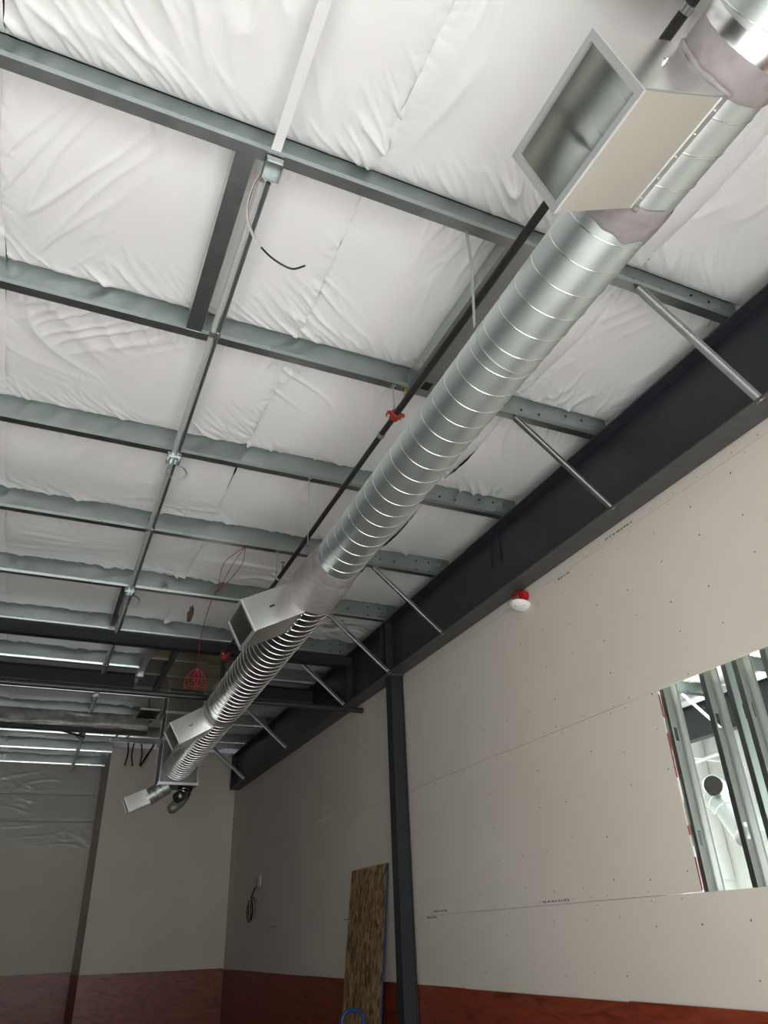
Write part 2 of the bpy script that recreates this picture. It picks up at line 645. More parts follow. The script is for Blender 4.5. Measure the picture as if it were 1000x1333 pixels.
def blanket_z(X, Y, x0, x1, y0, y1, seed):
    L = y1 - y0
    d0, d1 = Y - y0, y1 - Y
    e0, e1 = X - x0, x1 - X
    s_ = np.clip(d0 / L, 0, 1)
    A, B, C_, D = PN[seed % 8], PN[(seed + 3) % 8], PN[(seed + 5) % 8], PN[(seed + 6) % 8]
    O = X * 0
    sag = 0.115 + 0.04 * A(X * .7 + seed, Y * .7)
    hump = (4 * s_ * (1 - s_))
    z = ZT + 0.012 - sag * hump ** 0.55
    # sides of a roll tuck up at its joints, some open, some taped flat
    wob = 0.025 * A(Y * 2.2 + seed * 1.7, O + .3)
    for e, k in ((e0, 0), (e1, 1)):
        amt = 0.014 + 0.06 * np.clip(B(Y * .9 + seed * 1.3 + k * 20, O + k * 4.4) - .12, 0, 1)
        z += amt * np.exp(-np.clip(e + wob * .6, 0, 9) / 0.05) * np.clip(hump * 1.5, 0, 1)
        rk = ridge(C_(e * 8 + seed, Y * 9), .30)
        z += 0.005 * rk * np.exp(-(e / 0.10) ** 2)
    # low undulation
    z += 0.024 * A(X * 1.2 + 5, Y * 1.2 + seed) * np.clip(2 * hump, 0, 1)
    wx, wy = .10 * D(X * 1.7 + 3, Y * 1.7), .08 * C_(X * 2.1 + 8, Y * 2.1)
    # folds running off the near purlin
    sl = 0.5 * B(X * .6, O + seed)
    x_ = X + sl * d0 + wx
    n = B(x_ * 4.6, d0 * 1.1 + seed * 7.3)
    n2 = D(x_ * 10.0, d0 * 2.0 + seed * 3.1)
    rch = np.clip(0.22 + .6 * C_(X * 1.3, O + seed), .05, .6)
    amp = np.exp(-(d0 / rch) ** 1.5)
    z -= (0.046 * ridge(n, .16) * np.clip(.4 + 2 * A(X * 2.3, O + 9), 0, 1.3) + 0.017 * ridge(n2, .18)) * amp * np.clip(d0 / .05, 0, 1)
    # folds running onto the far purlin, slanting
    sk = 0.9 + 1.3 * A(X * .4 + 3, O + seed)
    x_ = X + sk * d1 + wy
    n = C_(x_ * 4.2 + 31, d1 * 1.4 + seed * 5.3)
    n2 = D(x_ * 9.0 + 11, d1 * 2.2 + seed * 2.1)
    rch = np.clip(0.28 + .7 * B(X * 1.2 + 2, O + seed), .06, .7)
    amp = np.exp(-(d1 / rch) ** 1.5)
    z -= (0.048 * ridge(n, .16) * np.clip(.4 + 2 * A(X * 2.1 + 6, O + 4), 0, 1.3) + 0.018 * ridge(n2, .18)) * amp * np.clip(d1 / .05, 0, 1)
    # long tension lines in patches
    for (tb, fr, sd) in ((0.75, 6.5, 0), (1.9, 5.0, 40)):
        th = tb + .7 * A(X * .3 + seed + sd, Y * .3)
        p = X * np.cos(th) + Y * np.sin(th)
        q = -X * np.sin(th) + Y * np.cos(th)
        msk = np.clip(2.6 * A(X * .8 + 17 + sd, Y * .8 + seed) - .25, 0, 1)
        z -= 0.019 * ridge(D(p * .9 + seed + sd, q * fr + wx * 3), .20) * msk * np.clip(3 * hump, 0, 1)
    z += 0.0012 * C_(X * 7, Y * 7)
    return z


RX_ROLL = [LX, -9.4, -4.82, -2.82, -0.82, 1.18, 3.18, WX + 0.01]
bays = [FRONT_Y] + PY + [BY]
for bi in range(len(bays) - 1):
    y0, y1 = max(bays[bi], FRONT_Y) + .004, bays[bi + 1] - .004
    if y1 - y0 < .15:
        continue
    for ri in range(len(RX_ROLL) - 1):
        x0, x1 = RX_ROLL[ri] - .004, RX_ROLL[ri + 1] + .004
        if y0 > FY - 1.0 and x1 > RX + .6:
            continue
        near = ri >= 4 and 0 < y0 < 5.5
        mid = ri >= 3 and 0 < y0 < 11
        h = 0.0125 if near else (0.022 if mid else 0.06)
        nx, ny = max(6, int((x1 - x0) / h)), max(6, int((y1 - y0) / h))
        X, Y = np.meshgrid(np.linspace(x0, x1, nx), np.linspace(y0, y1, ny))
        Z = blanket_z(X, Y, x0, x1, y0, y1, bi * 3 + ri * 5)
        # lap joints do not run dead straight
        X = X + (0.02 * PN[2](Y * 1.1 + ri * 9, Y * 0 + .7) + 0.006 * PN[4](Y * 6, Y * 0 + ri))
        X = np.minimum(X, WX + .01)
        grid_mesh('insulation_blanket', X, Y, Z, 'insulation', ceiling)
# neighbouring unit: coarser blankets
for bi in range(3, len(bays) - 1):
    y0, y1 = bays[bi] + .004, bays[bi + 1] - .004
    if y0 > 12.1:
        continue
    y1 = min(y1, 12.15)
    for x0, x1 in ((4.36, 7.2), (7.2, 10.1), (10.1, NX1)):
        nx, ny = 70, 40
        X, Y = np.meshgrid(np.linspace(x0 + .006, x1 - .006, nx), np.linspace(y0, y1, ny))
        grid_mesh('insulation_blanket', X, Y, blanket_z(X, Y, x0, x1, y0, y1, bi + 40), 'insulation', ceiling)

# back wall insulation above the boards
X, Zg = np.meshgrid(np.linspace(LX + .01, RX - .012, 380), np.linspace(3.762, 5.68, 110))
dep = 0.05 + .02 * PN[1](X * 1.2, Zg * 1.6)
dep -= (.016 * ridge(PN[3](X * .9, Zg * 4.0), .14) + .012 * ridge(PN[5](X * 2 + Zg * 3.0, Zg * 3), .12)) * np.clip(.3 + 2 * PN[2](X * .7, Zg * .9), 0, 1)
for zc in (4.35, 4.95):
    dep += .03 * np.exp(-((Zg - zc) / .02) ** 2)
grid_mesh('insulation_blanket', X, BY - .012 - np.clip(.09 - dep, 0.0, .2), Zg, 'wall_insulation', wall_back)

# ------------------------------------------------------------------ storefront behind the camera, side walls
b = MB()
b.box(LX - .2, NX1 + .2, FRONT_Y - .18, FRONT_Y - .02, 3.25, ROOF)
b.box(LX - .2, NX1 + .2, FRONT_Y - .18, FRONT_Y - .02, 0, 0.2)
for x0, x1 in ((LX - .2, -3.2), (2.9, NX1 + .2)):
    b.box(x0, x1, FRONT_Y - .18, FRONT_Y - .02, .2, 3.25)
struct(b.build('wall_front', 'wall_paint'))
for i, cx in enumerate((-1.7, 1.4)):
    fr = MB()
    for dx in (-1.5, 0, 1.5):
        fr.box(cx + dx - .03, cx + dx + .03, FRONT_Y - .12, FRONT_Y - .04, .2, 3.25)
    for z in (.23, 2.3, 3.22):
        fr.box(cx - 1.5, cx + 1.5, FRONT_Y - .11, FRONT_Y - .05, z - .03, z + .03)
    struct(fr.build('window_%d' % (i + 1), 'mullion'))
struct(MB().box(LX - .2, LX, FRONT_Y, BY, 0, ROOF).build('wall_left', 'roof_dark'))

# ------------------------------------------------------------------ purlins
def purlin_profile():
    # (p along y from the web line, q along z from ZP): web at p=0, lower flange towards the viewer with an upturned lip
    t = 0.0035
    D_ = ZT - ZP
    return [(0, 0), (-.068, 0), (-.068, .024), (-.068 + t, .024), (-.068 + t, t), (-t, t), (-t, D_ - t), (.062, D_ - t), (.062, D_ - .022), (.062 + t, D_ - .022), (.062 + t, D_), (-t, D_), (0, D_ - t * 0)]


def purlin_mesh(x0, x1):
    t = 0.0035
    D_ = ZT - ZP
    b = MB()
    b.prism([(0, 0), (-t, 0), (-t, D_), (0, D_)], (x0, 0, 0), (x1, 0, 0), (0, 1, 0), (0, 0, 1))
    return b


def make_purlin(y, x0, x1, label, group='roof purlins'):
    root = thing('roof_purlin', ((x0 + x1) / 2, y, ZP), label, 'purlin', group)
    t = 0.0035
    D_ = ZT - ZP
    a, c = (x0, y, ZP), (x1, y, ZP)
    wb = MB().prism([(-t, t), (0, t), (0, D_), (-t, D_)], a, c, (0, 1, 0), (0, 0, 1)).build('web', 'galv_purlin', root)
    MB().prism([(0, 0), (0, t), (-.070, t), (-.070, 0)], a, c, (0, 1, 0), (0, 0, 1)).build('lower_flange', 'galv_channel', root)
    MB().prism([(-.070, 0), (-.0665, t), (-.0738, .0288), (-.0773, .0282)], a, c, (0, 1, 0), (0, 0, 1)).build('lip', 'galv_purlin', root)
    MB().prism([(0, D_ - t), (.065, D_ - t), (.065, D_), (0, D_)], a, c, (0, 1, 0), (0, 0, 1)).build('upper_flange', 'galv_purlin', root)
    # bolts through the web where it meets the rafter
    if x1 > 3.5:
        bb = MB()
        for i, (dx, dz) in enumerate(((.28, .07), (.28, .19), (.45, .07), (.45, .19), (.74, .13), (.92, .13))):
            MB().lathe([(.011, 0), (.011, .006)], (x1 - dx, y - t, ZP + dz), (0, -1, 0), 8).build('bolt', 'screw_dark', wb)
    return root


RFX = 3.91   # left edge of rafter flanges
plabels = {
    2: 'galvanized roof purlin directly overhead at the top edge behind the sprinkler pipe',
    3: 'galvanized purlin carrying the first junction box and the white strip, nearest full one',
    4: 'galvanized purlin below the two cross channels, second in full view',
    5: 'galvanized purlin with the wire ring box, third in full view',
    6: 'galvanized purlin the red wires hang over, fourth in full view',
    7: 'galvanized purlin just before the black beam, behind the second duct boot',
    8: 'galvanized purlin sitting right on top of the nearer black beam',
    9: 'galvanized purlin stub left of the sheet-metal roof plenum',
    10: 'galvanized purlin just beyond the black sprinkler main',
    11: 'galvanized purlin above the crinkled foil-wrapped beam',
    12: 'galvanized purlin beyond the foil-wrapped beam, dim',
    13: 'dim purlin just left of the far wall corner, second last',
    14: 'last dim purlin beside the back wall insulation',
}
for k, y in enumerate(PY):
    if k < 2:
        continue
    lab = plabels.get(k, 'galvanized roof purlin behind the viewer')
    if k == 9:
        make_purlin(y, LX, 1.07, lab)
        make_purlin(y, 2.42, 4.13, 'short galvanized purlin between roof plenum and black rafter')
    elif y > FY - .6:
        make_purlin(y, LX, RX - .02, lab)
    else:
        make_purlin(y, LX, 4.13, lab)
for k in (3, 4, 5, 6, 7, 8, 9):
    make_purlin(PY[k], 4.4, NX1, 'galvanized purlin of the next room, %s beyond the wall opening' % ['nearest', 'second', 'third', 'fourth', 'fifth', 'sixth', 'last'][k - 3], 'purlins of the next room')

# ------------------------------------------------------------------ black rafter along the wall
RB, RT = 4.70, ZP - .002
RY0, RY1 = FRONT_Y + .1, 17.45
raf = thing('steel_rafter', (4.02, 7, RB), 'deep black steel rafter running along the top of the drywall', 'beam')
MB().box(4.014, 4.026, RY0, RY1, RB + .014, RT - .014).build('web', 'black_steel', raf)
MB().box(RFX, 4.135, RY0, RY1, RB, RB + .014).build('lower_flange', 'beam_flange', raf)
MB().box(RFX, 4.135, RY0, RY1, RT - .014, RT).build('upper_flange', 'black_steel', raf)
for y in (8.62, 8.80, 10.1, 17.44, 5.98):
    if y == 5.98:
        MB().box(3.99, 4.014, y, y + .012, 5.05, RT - .014).build('stiffener', 'black_steel', raf)
        MB().box(3.99, 4.014, y - .16, y - .148, 5.05, RT - .014).build('stiffener', 'black_steel', raf)
    else:
        MB().box(RFX + .01, 4.014, y, y + .012, RB + .014, RT - .014).build('stiffener', 'black_steel', raf)

# column under the rafter
cxl, cy0 = 3.965, 8.60
colm = thing('steel_column', (4.05, 8.7, 0), 'black steel column standing against the drywall under the rafter', 'column')
MB().box(cxl, cxl + .012, cy0, cy0 + .17, 0, RB - .016).build('flange', 'black_steel', colm)
MB().box(cxl + .012, 4.125, cy0 + .02, cy0 + .15, 0, RB - .016).build('web', 'black_steel', colm)
MB().box(4.125, 4.137, cy0, cy0 + .17, 0, RB - .016).build('flange', 'black_steel', colm)
MB().box(cxl - .02, 4.14, cy0 - .03, cy0 + .20, RB - .016, RB).build('cap_plate', 'beam_flange', colm)
MB().box(cxl - .05, 4.145, cy0 - .05, cy0 + .22, 0, .018).build('base_plate', 'beam_flange', colm)

# flange braces from purlins down to the lower flange
brl = {2: None}
bnames = {3: 'nearest galvanized diagonal brace dropping onto the black rafter, upper right', 4: 'second galvanized diagonal brace on the rafter from the right',
          6: 'diagonal brace meeting the rafter left of the fire alarm, third from the right', 7: 'diagonal brace ending at the top of the black column',
          8: 'diagonal brace just left of the column, above the pipe end', 10: 'diagonal brace between the pipe end and the rafter tail',
          12: 'last diagonal brace near the far tail of the rafter'}
for k, lab in bnames.items():
    y = PY[k] + (.115 if k == 8 else 0)
    root = thing('flange_brace', (3.5, y - .03, RB), lab, 'brace', 'rafter flange braces')
    a = Vector((3.10, y - .035, ZP - .004))
    c = Vector((3.955, y - .035, RB + .02))
    d = (c - a).normalized()
    up = Vector((d.z, 0, -d.x))
    if up.z < 0:
        up = -up
    # angle iron: one leg faces the viewer, one leg lies flat
    MB().bar(a, c, .005, .064, up).build('angle_leg', 'galv_channel', root)
    MB().bar(a + Vector((0, -.032, 0)) - up * .0295, c + Vector((0, -.032, 0)) - up * .0295, .064, .005, up).build('angle_leg', 'galv_channel', root)
    MB().bar(a + Vector((0, -.036, 0)) - up * .0335, c + Vector((0, -.036, 0)) - up * .0335, .013, .004, up).build('rolled_edge', 'galv_bright', root)  # bright strip puts the highlight line along the brace into colour
    MB().lathe([(.014, 0), (.014, .012), (.008, .014), (.008, .022)], c + Vector((-.02, .004, .035)), (0, -1, 0), 8).build('bolt', 'conduit_steel', root)

# ------------------------------------------------------------------ black beams across the bay, roof plenum
bm_ = thing('cross_beam', (-1.3, 10.1, 5.26), 'nearer black steel beam crossing under the purlins behind the second boot', 'beam', 'black cross beams')
MB().box(LX, RFX + .1, 10.11, 10.12, 5.272, 5.425).build('web', 'black_beam', bm_)
MB().box(LX, RFX + .1, 10.05, 10.18, 5.26, 5.272).build('lower_flange', 'black_beam', bm_)
MB().box(LX, RFX + .1, 10.05, 10.18, 5.425, 5.437).build('upper_flange', 'galv_channel', bm_)
for x0, x1, lab in ((LX, 1.06, 'farther black beam on the left, ending at the roof plenum header'), (2.40, RFX + .1, 'short black beam stub between roof plenum and rafter')):
    bm_ = thing('cross_beam', ((x0 + x1) / 2, 11.95, 5.18), lab, 'beam', 'black cross beams')
    MB().box(x0, x1, 11.96, 11.97, 5.21, 5.42).build('web', 'black_beam', bm_)
    MB().box(x0, x1, 11.90, 12.04, 5.195, 5.21).build('lower_flange', 'beam_flange', bm_)
    MB().box(x0, x1, 11.90, 12.04, 5.42, 5.437).build('upper_flange', 'black_beam', bm_)

# header channel beside the plenum
hd = thing('header_channel', (1.12, 11.3, 5.40), 'short grey header channel beside the roof plenum', 'channel')
MB().box(1.075, 1.155, 10.19, 11.89, 5.40, 5.405).build('flange', 'galv_channel', hd)
MB().box(1.150, 1.156, 10.19, 11.89, 5.405, 5.56).build('web', 'galv_channel', hd)
MB().box(1.05, 1.17, 11.80, 11.89, 5.36, 5.40).build('clip', 'galv_channel', hd)

pl = thing('roof_plenum', (1.75, 11.4, 5.42), 'brownish sheet-metal plenum boxes let into the roof between the black beams', 'plenum')
for (x0, x1) in ((1.17, 1.42), (1.50, 2.36)):
    for (y0, y1) in ((10.24, 11.03), (11.04, 11.80), (11.81, 12.55)):
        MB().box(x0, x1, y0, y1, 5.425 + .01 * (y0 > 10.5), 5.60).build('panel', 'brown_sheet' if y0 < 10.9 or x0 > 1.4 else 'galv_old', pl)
MB().box(1.42, 1.50, 10.24, 12.55, 5.38, 5.60).build('divider', 'black_steel', pl)
MB().box(1.17, 2.36, 11.025, 11.04, 5.40, 5.425).build('standing_seam', 'galv_old', pl)
MB().box(1.17, 2.36, 11.795, 11.81, 5.40, 5.425).build('standing_seam', 'galv_old', pl)

# ------------------------------------------------------------------ spiral duct
DX = 1.975
Y_RED0, Y_RED1, Y_END = 5.22, 5.62, 12.60


def dz(y):
    if y <= 5.4:
        return 4.617 - 0.0262 * y
    return 4.4755 - 0.0378 * (y - 5.4)


def dax(y):
    return Vector((DX, y, dz(y)))


R1, R2 = 0.200, 0.226
duct = thing('spiral_duct', (DX, 5.0, 4.0), 'long galvanized spiral duct running the length of the ceiling', 'duct')


def duct_tube(y0, y1, r, n=2, seg=72):
    b = MB()
    b.tube([dax(y0 + (y1 - y0) * i / (n - 1)) for i in range(n)], r, seg, cap=False)
    return b


joint = [-1.4, 0.78, Y_RED0 + .03]
for a, c in zip(joint[:-1], joint[1:]):
    duct_tube(a, c, R1).build('duct_section', 'galv_duct', duct, smooth=True)
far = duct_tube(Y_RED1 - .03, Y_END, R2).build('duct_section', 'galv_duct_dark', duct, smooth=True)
MB().lathe([(R1 + .002, 0), (R1 + .002, .02)], dax(-1.42), (0, 1, 0), 48).build('end_cap', 'galv_duct', duct)


def helix(y0, y1, r, pitch, rr, seg=40, ph=0.0):
    n = int((y1 - y0) / pitch * seg)
    pts = []
    for i in range(n + 1):
        y = y0 + (y1 - y0) * i / n
        an = ph - 2 * PI * (y - y0) / pitch
        c = dax(y)
        pts.append(c + Vector((math.cos(an) * r, 0, math.sin(an) * r)))
    b = MB()
    b.tube(pts, rr, 6)
    return b


helix(-1.39, Y_RED0, R1 + .0, 0.157, .0034).build('spiral_seam', 'galv_seam', duct, smooth=True)
helix(Y_RED1 + .02, Y_END, R2 + .001, 0.125, .0058).build('spiral_seam', 'galv_seam', duct, smooth=True)
# coupling joint near the top edge of the view
MB().tube([dax(.74), dax(.76), dax(.80), dax(.82)], [R1 + .002, R1 + .006, R1 + .006, R1 + .002], 72, cap=False).build('coupling', 'galv_seam', duct, smooth=True)


def collar(y0, y1, ra, rb, amp=.006, seg=96, mat='sealant', seed=0, name='sealant_band'):
    """lumpy brushed-on duct sealant: band with ragged edges"""
    b = MB()
    n = 14
    vs, fs = [], []
    for i in range(n + 1):
        t = i / n
        for k in range(seg):
            an = 2 * PI * k / seg
            edge = amp * float(PN[seed](k * .13, seed + (0.5 if t < .5 else 7.5))) * 3
            y = y0 + (y1 - y0) * t + edge * (1 - abs(2 * t - 1) * 0) * (1 if t in (0, 1) else abs(2 * t - 1))
            r = ra + (rb - ra) * t
            r += .0035 * math.sin(PI * min(1, max(0, t))) ** .4 + .003 * float(PN[(seed + 2) % 8](k * .5, t * 6 + seed)) * math.sin(PI * t)
            if 0 < i < n:
                r += .002
            c = dax(y)
            vs.append((c.x + math.cos(an) * r, y, c.z + math.sin(an) * r))
    for i in range(n):
        for k in range(seg):
            k2 = (k + 1) % seg
            fs.append((i * seg + k, i * seg + k2, (i + 1) * seg + k2, (i + 1) * seg + k))
    b.add(vs, fs)
    return b.build(name, mat, duct, smooth=True)


MB().tube([dax(Y_RED0), dax(Y_RED1)], [R1 + .001, R2 + .001], 72, cap=False).build('reducer', 'galv_duct', duct, smooth=True)
collar(Y_RED0 - .02, Y_RED0 + .13, R1, R1 + .014, seed=1)
collar(Y_RED0 + .13, Y_RED0 + .30, R1 + .013, R2 + .004, seed=2)
collar(Y_RED0 + .30, Y_RED1 + .22, R2 + .004, R2 + .001, seed=3)


# ------------------------------------------------------------------ duct boots
def boot(y0, y1, phi, d0, d1, w, r, label, bottom_mat='galv_boot', seal=True, seed=0, flip=False, c=None):
    ph = math.radians(phi)
    n = Vector((-math.cos(ph), 0, -math.sin(ph)))
    u = Vector((-math.sin(ph), 0, math.cos(ph)))
    ym = (y0 + y1) / 2
    c = Vector(c) if c is not None else dax(ym)
    P = lambda d, w_, y: Vector((c.x, 0, c.z)) + n * d + u * w_ + Vector((0, y, 0))
    root = thing('duct_boot', P(d0, -w, ym), label, 'duct boot', 'rectangular duct boots')
    t = .003

    def slab(da, db, wa, wb, ya, yb):
        return MB().hexa([P(da, wa, ya), P(db, wa, ya), P(db, wb, ya), P(da, wb, ya), P(da, wa, yb), P(db, wa, yb), P(db, wb, yb), P(da, wb, yb)])
    slab(d0, d1, -w, w, y0, y0 + t).build('side_panel', 'galv_boot', root)
    slab(d0, d1, -w, w, y1 - t, y1).build('side_panel', 'galv_boot', root)
    slab(d0, d1, w - t, w, y0 + t, y1 - t).build('top_panel', 'galv_boot', root)
    slab(d0 + .01, d1, -w, -w + t, y0 + t, y1 - t).build('bottom_panel', bottom_mat, root)
    # rim flange round the open mouth
    f, q = .028, .012
    slab(d1 - q, d1 + .004, -w - .002, w + .002, y0 - .002, y0 + f).build('rim', 'galv_bright', root)
    slab(d1 - q, d1 + .004, -w - .002, w + .002, y1 - f, y1 + .002).build('rim', 'galv_bright', root)
    slab(d1 - q, d1 + .0045, w - f * .8, w + .002, y0 + f, y1 - f).build('rim', 'galv_bright', root)
    slab(d1 - q, d1 + .0045, -w - .002, -w + f * .8, y0 + f, y1 - f).build('rim', 'galv_bright', root)
    # folded vane inside the throat
    slab(d0 + .18, d1 - .1, -w + .055, -w + .058, y0 + t, y1 - t).build('inner_lip', 'galv_flange', root)
    # tab flange where the boot is screwed to the duct
    tf = slab(d0 - .004, d0 + .035, -w - .004, -w, y0, y1).build('tap_flange', 'galv_flange', root)
    for i in range(5):
        yy = y0 + (y1 - y0) * (i + .5) / 5
        MB().lathe([(.007, 0), (.006, .004)], P(d0 + .016, -w - .004, yy), -u, 8).build('screw', 'galv_seam', tf)
    return root, P, slab, n, u


B1, P, slab, n_, u_ = boot(0.92, 1.435, 29, .170, .700, .154, R1, 'largest open sheet-metal boot, nearest the viewer, upper right', 'galv_boot')
for i in range(7):
    MB().lathe([(.004, 0), (.003, .003)], P(.2 + .075 * i, -.146, .92), (0, -1, 0), 8).build('screw', 'galv_seam', B1)
slab(.175, .69, -.1545, -.148, .915, .921).build('drive_cleat', 'galv_flange', B1)
# little damper quadrant on the near side
qd = MB().lathe([(.014, 0), (.014, .006), (.006, .007), (.006, .014)], P(.40, .02, .92), (0, -1, 0), 10).build('quadrant', 'galv_seam', B1)
MB().bar(P(.40, .02, .908), P(.33, .045, .908), .004, .012, (0, 1, 0)).build('quadrant_handle', 'galv_flange', qd)
collar(.79, .925, R1 + .001, R1 + .003, seed=4)
collar(1.43, 1.60, R1 + .003, R1 + .001, seed=5, amp=.014)


def saddle(y, s_, c, r, phi, w, d, root, seed, mat='sealant'):
    """sealant bead where the flat boot side meets the round duct"""
    pts = []
    ph = math.radians(phi)
    for i in range(22):
        a = math.asin(max(-1, min(1, (w * (2 * i / 21 - 1)) / (r + .012))))
        ang = PI + ph - a
        pts.append(Vector((c.x + math.cos(ang) * (r + .012), y + .003 * math.sin(i * .7 + seed), c.z + math.sin(ang) * (r + .012))))
    MB().tube(pts, [.012 + .0015 * math.sin(i * 1.1 + seed) for i in range(22)], 10).build('sealant_bead', mat, root, smooth=True)


saddle(.915, -1, dax(.92), R1, 29, .154, .17, B1, 1)
saddle(1.44, 1, dax(1.44), R1, 29, .154, .17, B1, 2)

B2, P, slab, n_, u_ = boot(5.85, 6.37, 27.6, .19, .685, .153, R2, 'middle sheet-metal boot behind the sealed reducer, bright side panel', 'galv_boot')
slab(.42, .47, -.004, .012, 5.846, 5.85).build('slot', 'wire_black', B2)
slab(.40, .425, -.012, .004, 5.846, 5.85).build('quadrant_handle', 'galv_seam', B2)
saddle(5.845, -1, dax(5.85), R2, 27.6, .153, .17, B2, 3)
collar(5.66, 5.86, R2 + .001, R2 + .012, seed=6)
B3, P, slab, n_, u_ = boot(9.50, 10.0, 30.4, .20, .666, .146, R2, 'third sheet-metal boot, just beyond the black sprinkler main', 'galv_boot')
slab(.42, .47, -.004, .008, 9.496, 9.50).build('slot', 'wire_black', B3)
saddle(9.495, -1, dax(9.5), R2, 30.4, .146, .17, B3, 5)
MB().tube([dax(9.36), dax(9.38), dax(9.50)], [R2 + .004, R2 + .010, R2 + .010], 72, cap=False).build('coupling', 'sealant', duct, smooth=True)

# trunk dropping from the roof, duct joins its front face
tr = thing('trunk_duct', (2.0, 12.92, 3.9), 'square sheet-metal trunk dropping from the roof at the end of the spiral duct', 'duct')
TX0, TX1, TY0, TY1, TZ0, TZ1 = 1.70, 2.28, 12.60, 13.15, 3.93, 5.432
for nm, a in (('front_panel', (TX0, TX1, TY0, TY0 + .004, TZ0, TZ1)), ('back_panel', (TX0, TX1, TY1 - .004, TY1, TZ0, TZ1)), ('side_panel', (TX0, TX0 + .004, TY0, TY1, TZ0, TZ1)),
              ('side_panel', (TX1 - .004, TX1, TY0, TY1, TZ0, TZ1)), ('bottom_panel', (TX0, TX1, TY0, TY1, TZ0 - .004, TZ0))):
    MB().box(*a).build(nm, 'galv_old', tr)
for z in (TZ0 + .0, 4.62, 5.05):
    bb = MB()
    bb.box(TX0 - .03, TX1 + .03, TY0 - .03, TY0, z - .02, z + .02)
    bb.box(TX0 - .03, TX0, TY0, TY1 + .03, z - .02, z + .02)
    bb.box(TX1, TX1 + .03, TY0, TY1 + .03, z - .02, z + .02)
    bb.build('flange_ring', 'galv_flange', tr)
for x in (TX0 - .012, TX1 + .002):
    MB().box(x, x + .012, TY0 - .016, TY0, TZ0, TZ1).build('corner_angle', 'galv_flange', tr)
MB().box(TX0 - .012, TX0, TY1 - .016, TY1, TZ0, TZ1).build('corner_angle', 'galv_flange', tr)

# branch elbow and end boot under the trunk
el = thing('branch_elbow', (1.78, 12.8, 3.7), 'short bright round elbow under the trunk leading to the last boot', 'duct elbow')
pts = []
for i in range(9):
    a = i / 8
    pts.append(Vector((1.86 - .30 * math.sin(a * PI / 2 * .82), 12.84, 3.93 - .20 * a - .02 * math.sin(a * PI))))
MB().tube(pts, .125, 32, cap=False).build('gore_bend', 'galv_duct', el, smooth=True)
for i in (2, 4, 6, 8):
    q = pts[i]
    t_ = (pts[min(8, i + 1)] - pts[i - 1]).normalized()
    MB().lathe([(.127, -.006), (.131, 0), (.127, .006)], q, t_, 32).build('gore_seam', 'galv_seam', el, smooth=True)
B4, P, slab, n_, u_ = boot(12.72, 13.0, 25, .10, .44, .115, .125, 'smallest last boot below the trunk in front of the far wall', 'galv_boot', c=(1.66, 12.84, 3.80))
st = thing('capped_stub', (2.18, 12.8, 3.75), 'short capped round stub under the trunk, right of the elbow', 'duct stub')
MB().tube([(2.12, 12.86, 3.93), (2.13, 12.84, 3.86), (2.09, 12.80, 3.79), (2.02, 12.74, 3.74)], .085, 28).build('gore_bend', 'galv_old', st, smooth=True)
for q, dd in (((2.13, 12.85, 3.88), (0, -.2, -1)), ((2.11, 12.82, 3.82), (-.4, -.4, -1))):
    MB().lathe([(.087, -.008), (.094, 0), (.087, .008)], q, dd, 28).build('gore_seam', 'galv_seam', st, smooth=True)
# two loose damper discs leaning under the trunk (dark oval plates)
sc_ = thing('flex_sleeve', (2.05, 12.9, 3.5), 'dark rounded sleeve hanging below the trunk', 'sleeve')
MB().tube([(2.20, 12.95, 3.80), (2.10, 12.93, 3.70), (1.98, 12.9, 3.60), (1.93, 12.9, 3.575)], [.06, .085, .085, .055], 24).build('sleeve_body', 'foil_grey', sc_, smooth=True)
MB().tube([(2.24, 12.95, 3.93), (2.20, 12.95, 3.80)], .05, 20).build('sleeve_neck', 'galv_old', sc_, smooth=True)

# hanger straps and rods for the duct
def strap(x, y, label):
    root = thing('duct_strap', (x, y, 4.4), label, 'hanger strap', 'duct hangers')
    c = dax(y)
    r = R1 if y < 5.4 else R2
    pts = [Vector((1.80, y, ZP)), Vector((1.805, y + .003, 5.1)), Vector((x, y + .004, c.z + .08))]
    b = MB()
    for a, e in zip(pts[:-1], pts[1:]):
        b.bar(a, e, .026, .0025, (1, 0, 0))
    b.build('strap', 'galv_channel', root)
    b = MB()
    n = 40
    for i in range(n):
        a0, a1 = 2 * PI * i / n, 2 * PI * (i + 1) / n
        q = lambda a, rr, yy: (c.x + math.cos(a) * rr, yy, c.z + math.sin(a) * rr)
        b.hexa([q(a0, r + .001, y - .013), q(a1, r + .001, y - .013), q(a1, r + .001, y + .013), q(a0, r + .001, y + .013),
                q(a0, r + .004, y - .013), q(a1, r + .004, y - .013), q(a1, r + .004, y + .013), q(a0, r + .004, y + .013)])
    b.build('wrap', 'galv_duct', root)


strap(DX - R1 - .004, PY[3] - .02, 'flat steel strap from the nearest purlin wrapping the spiral duct')

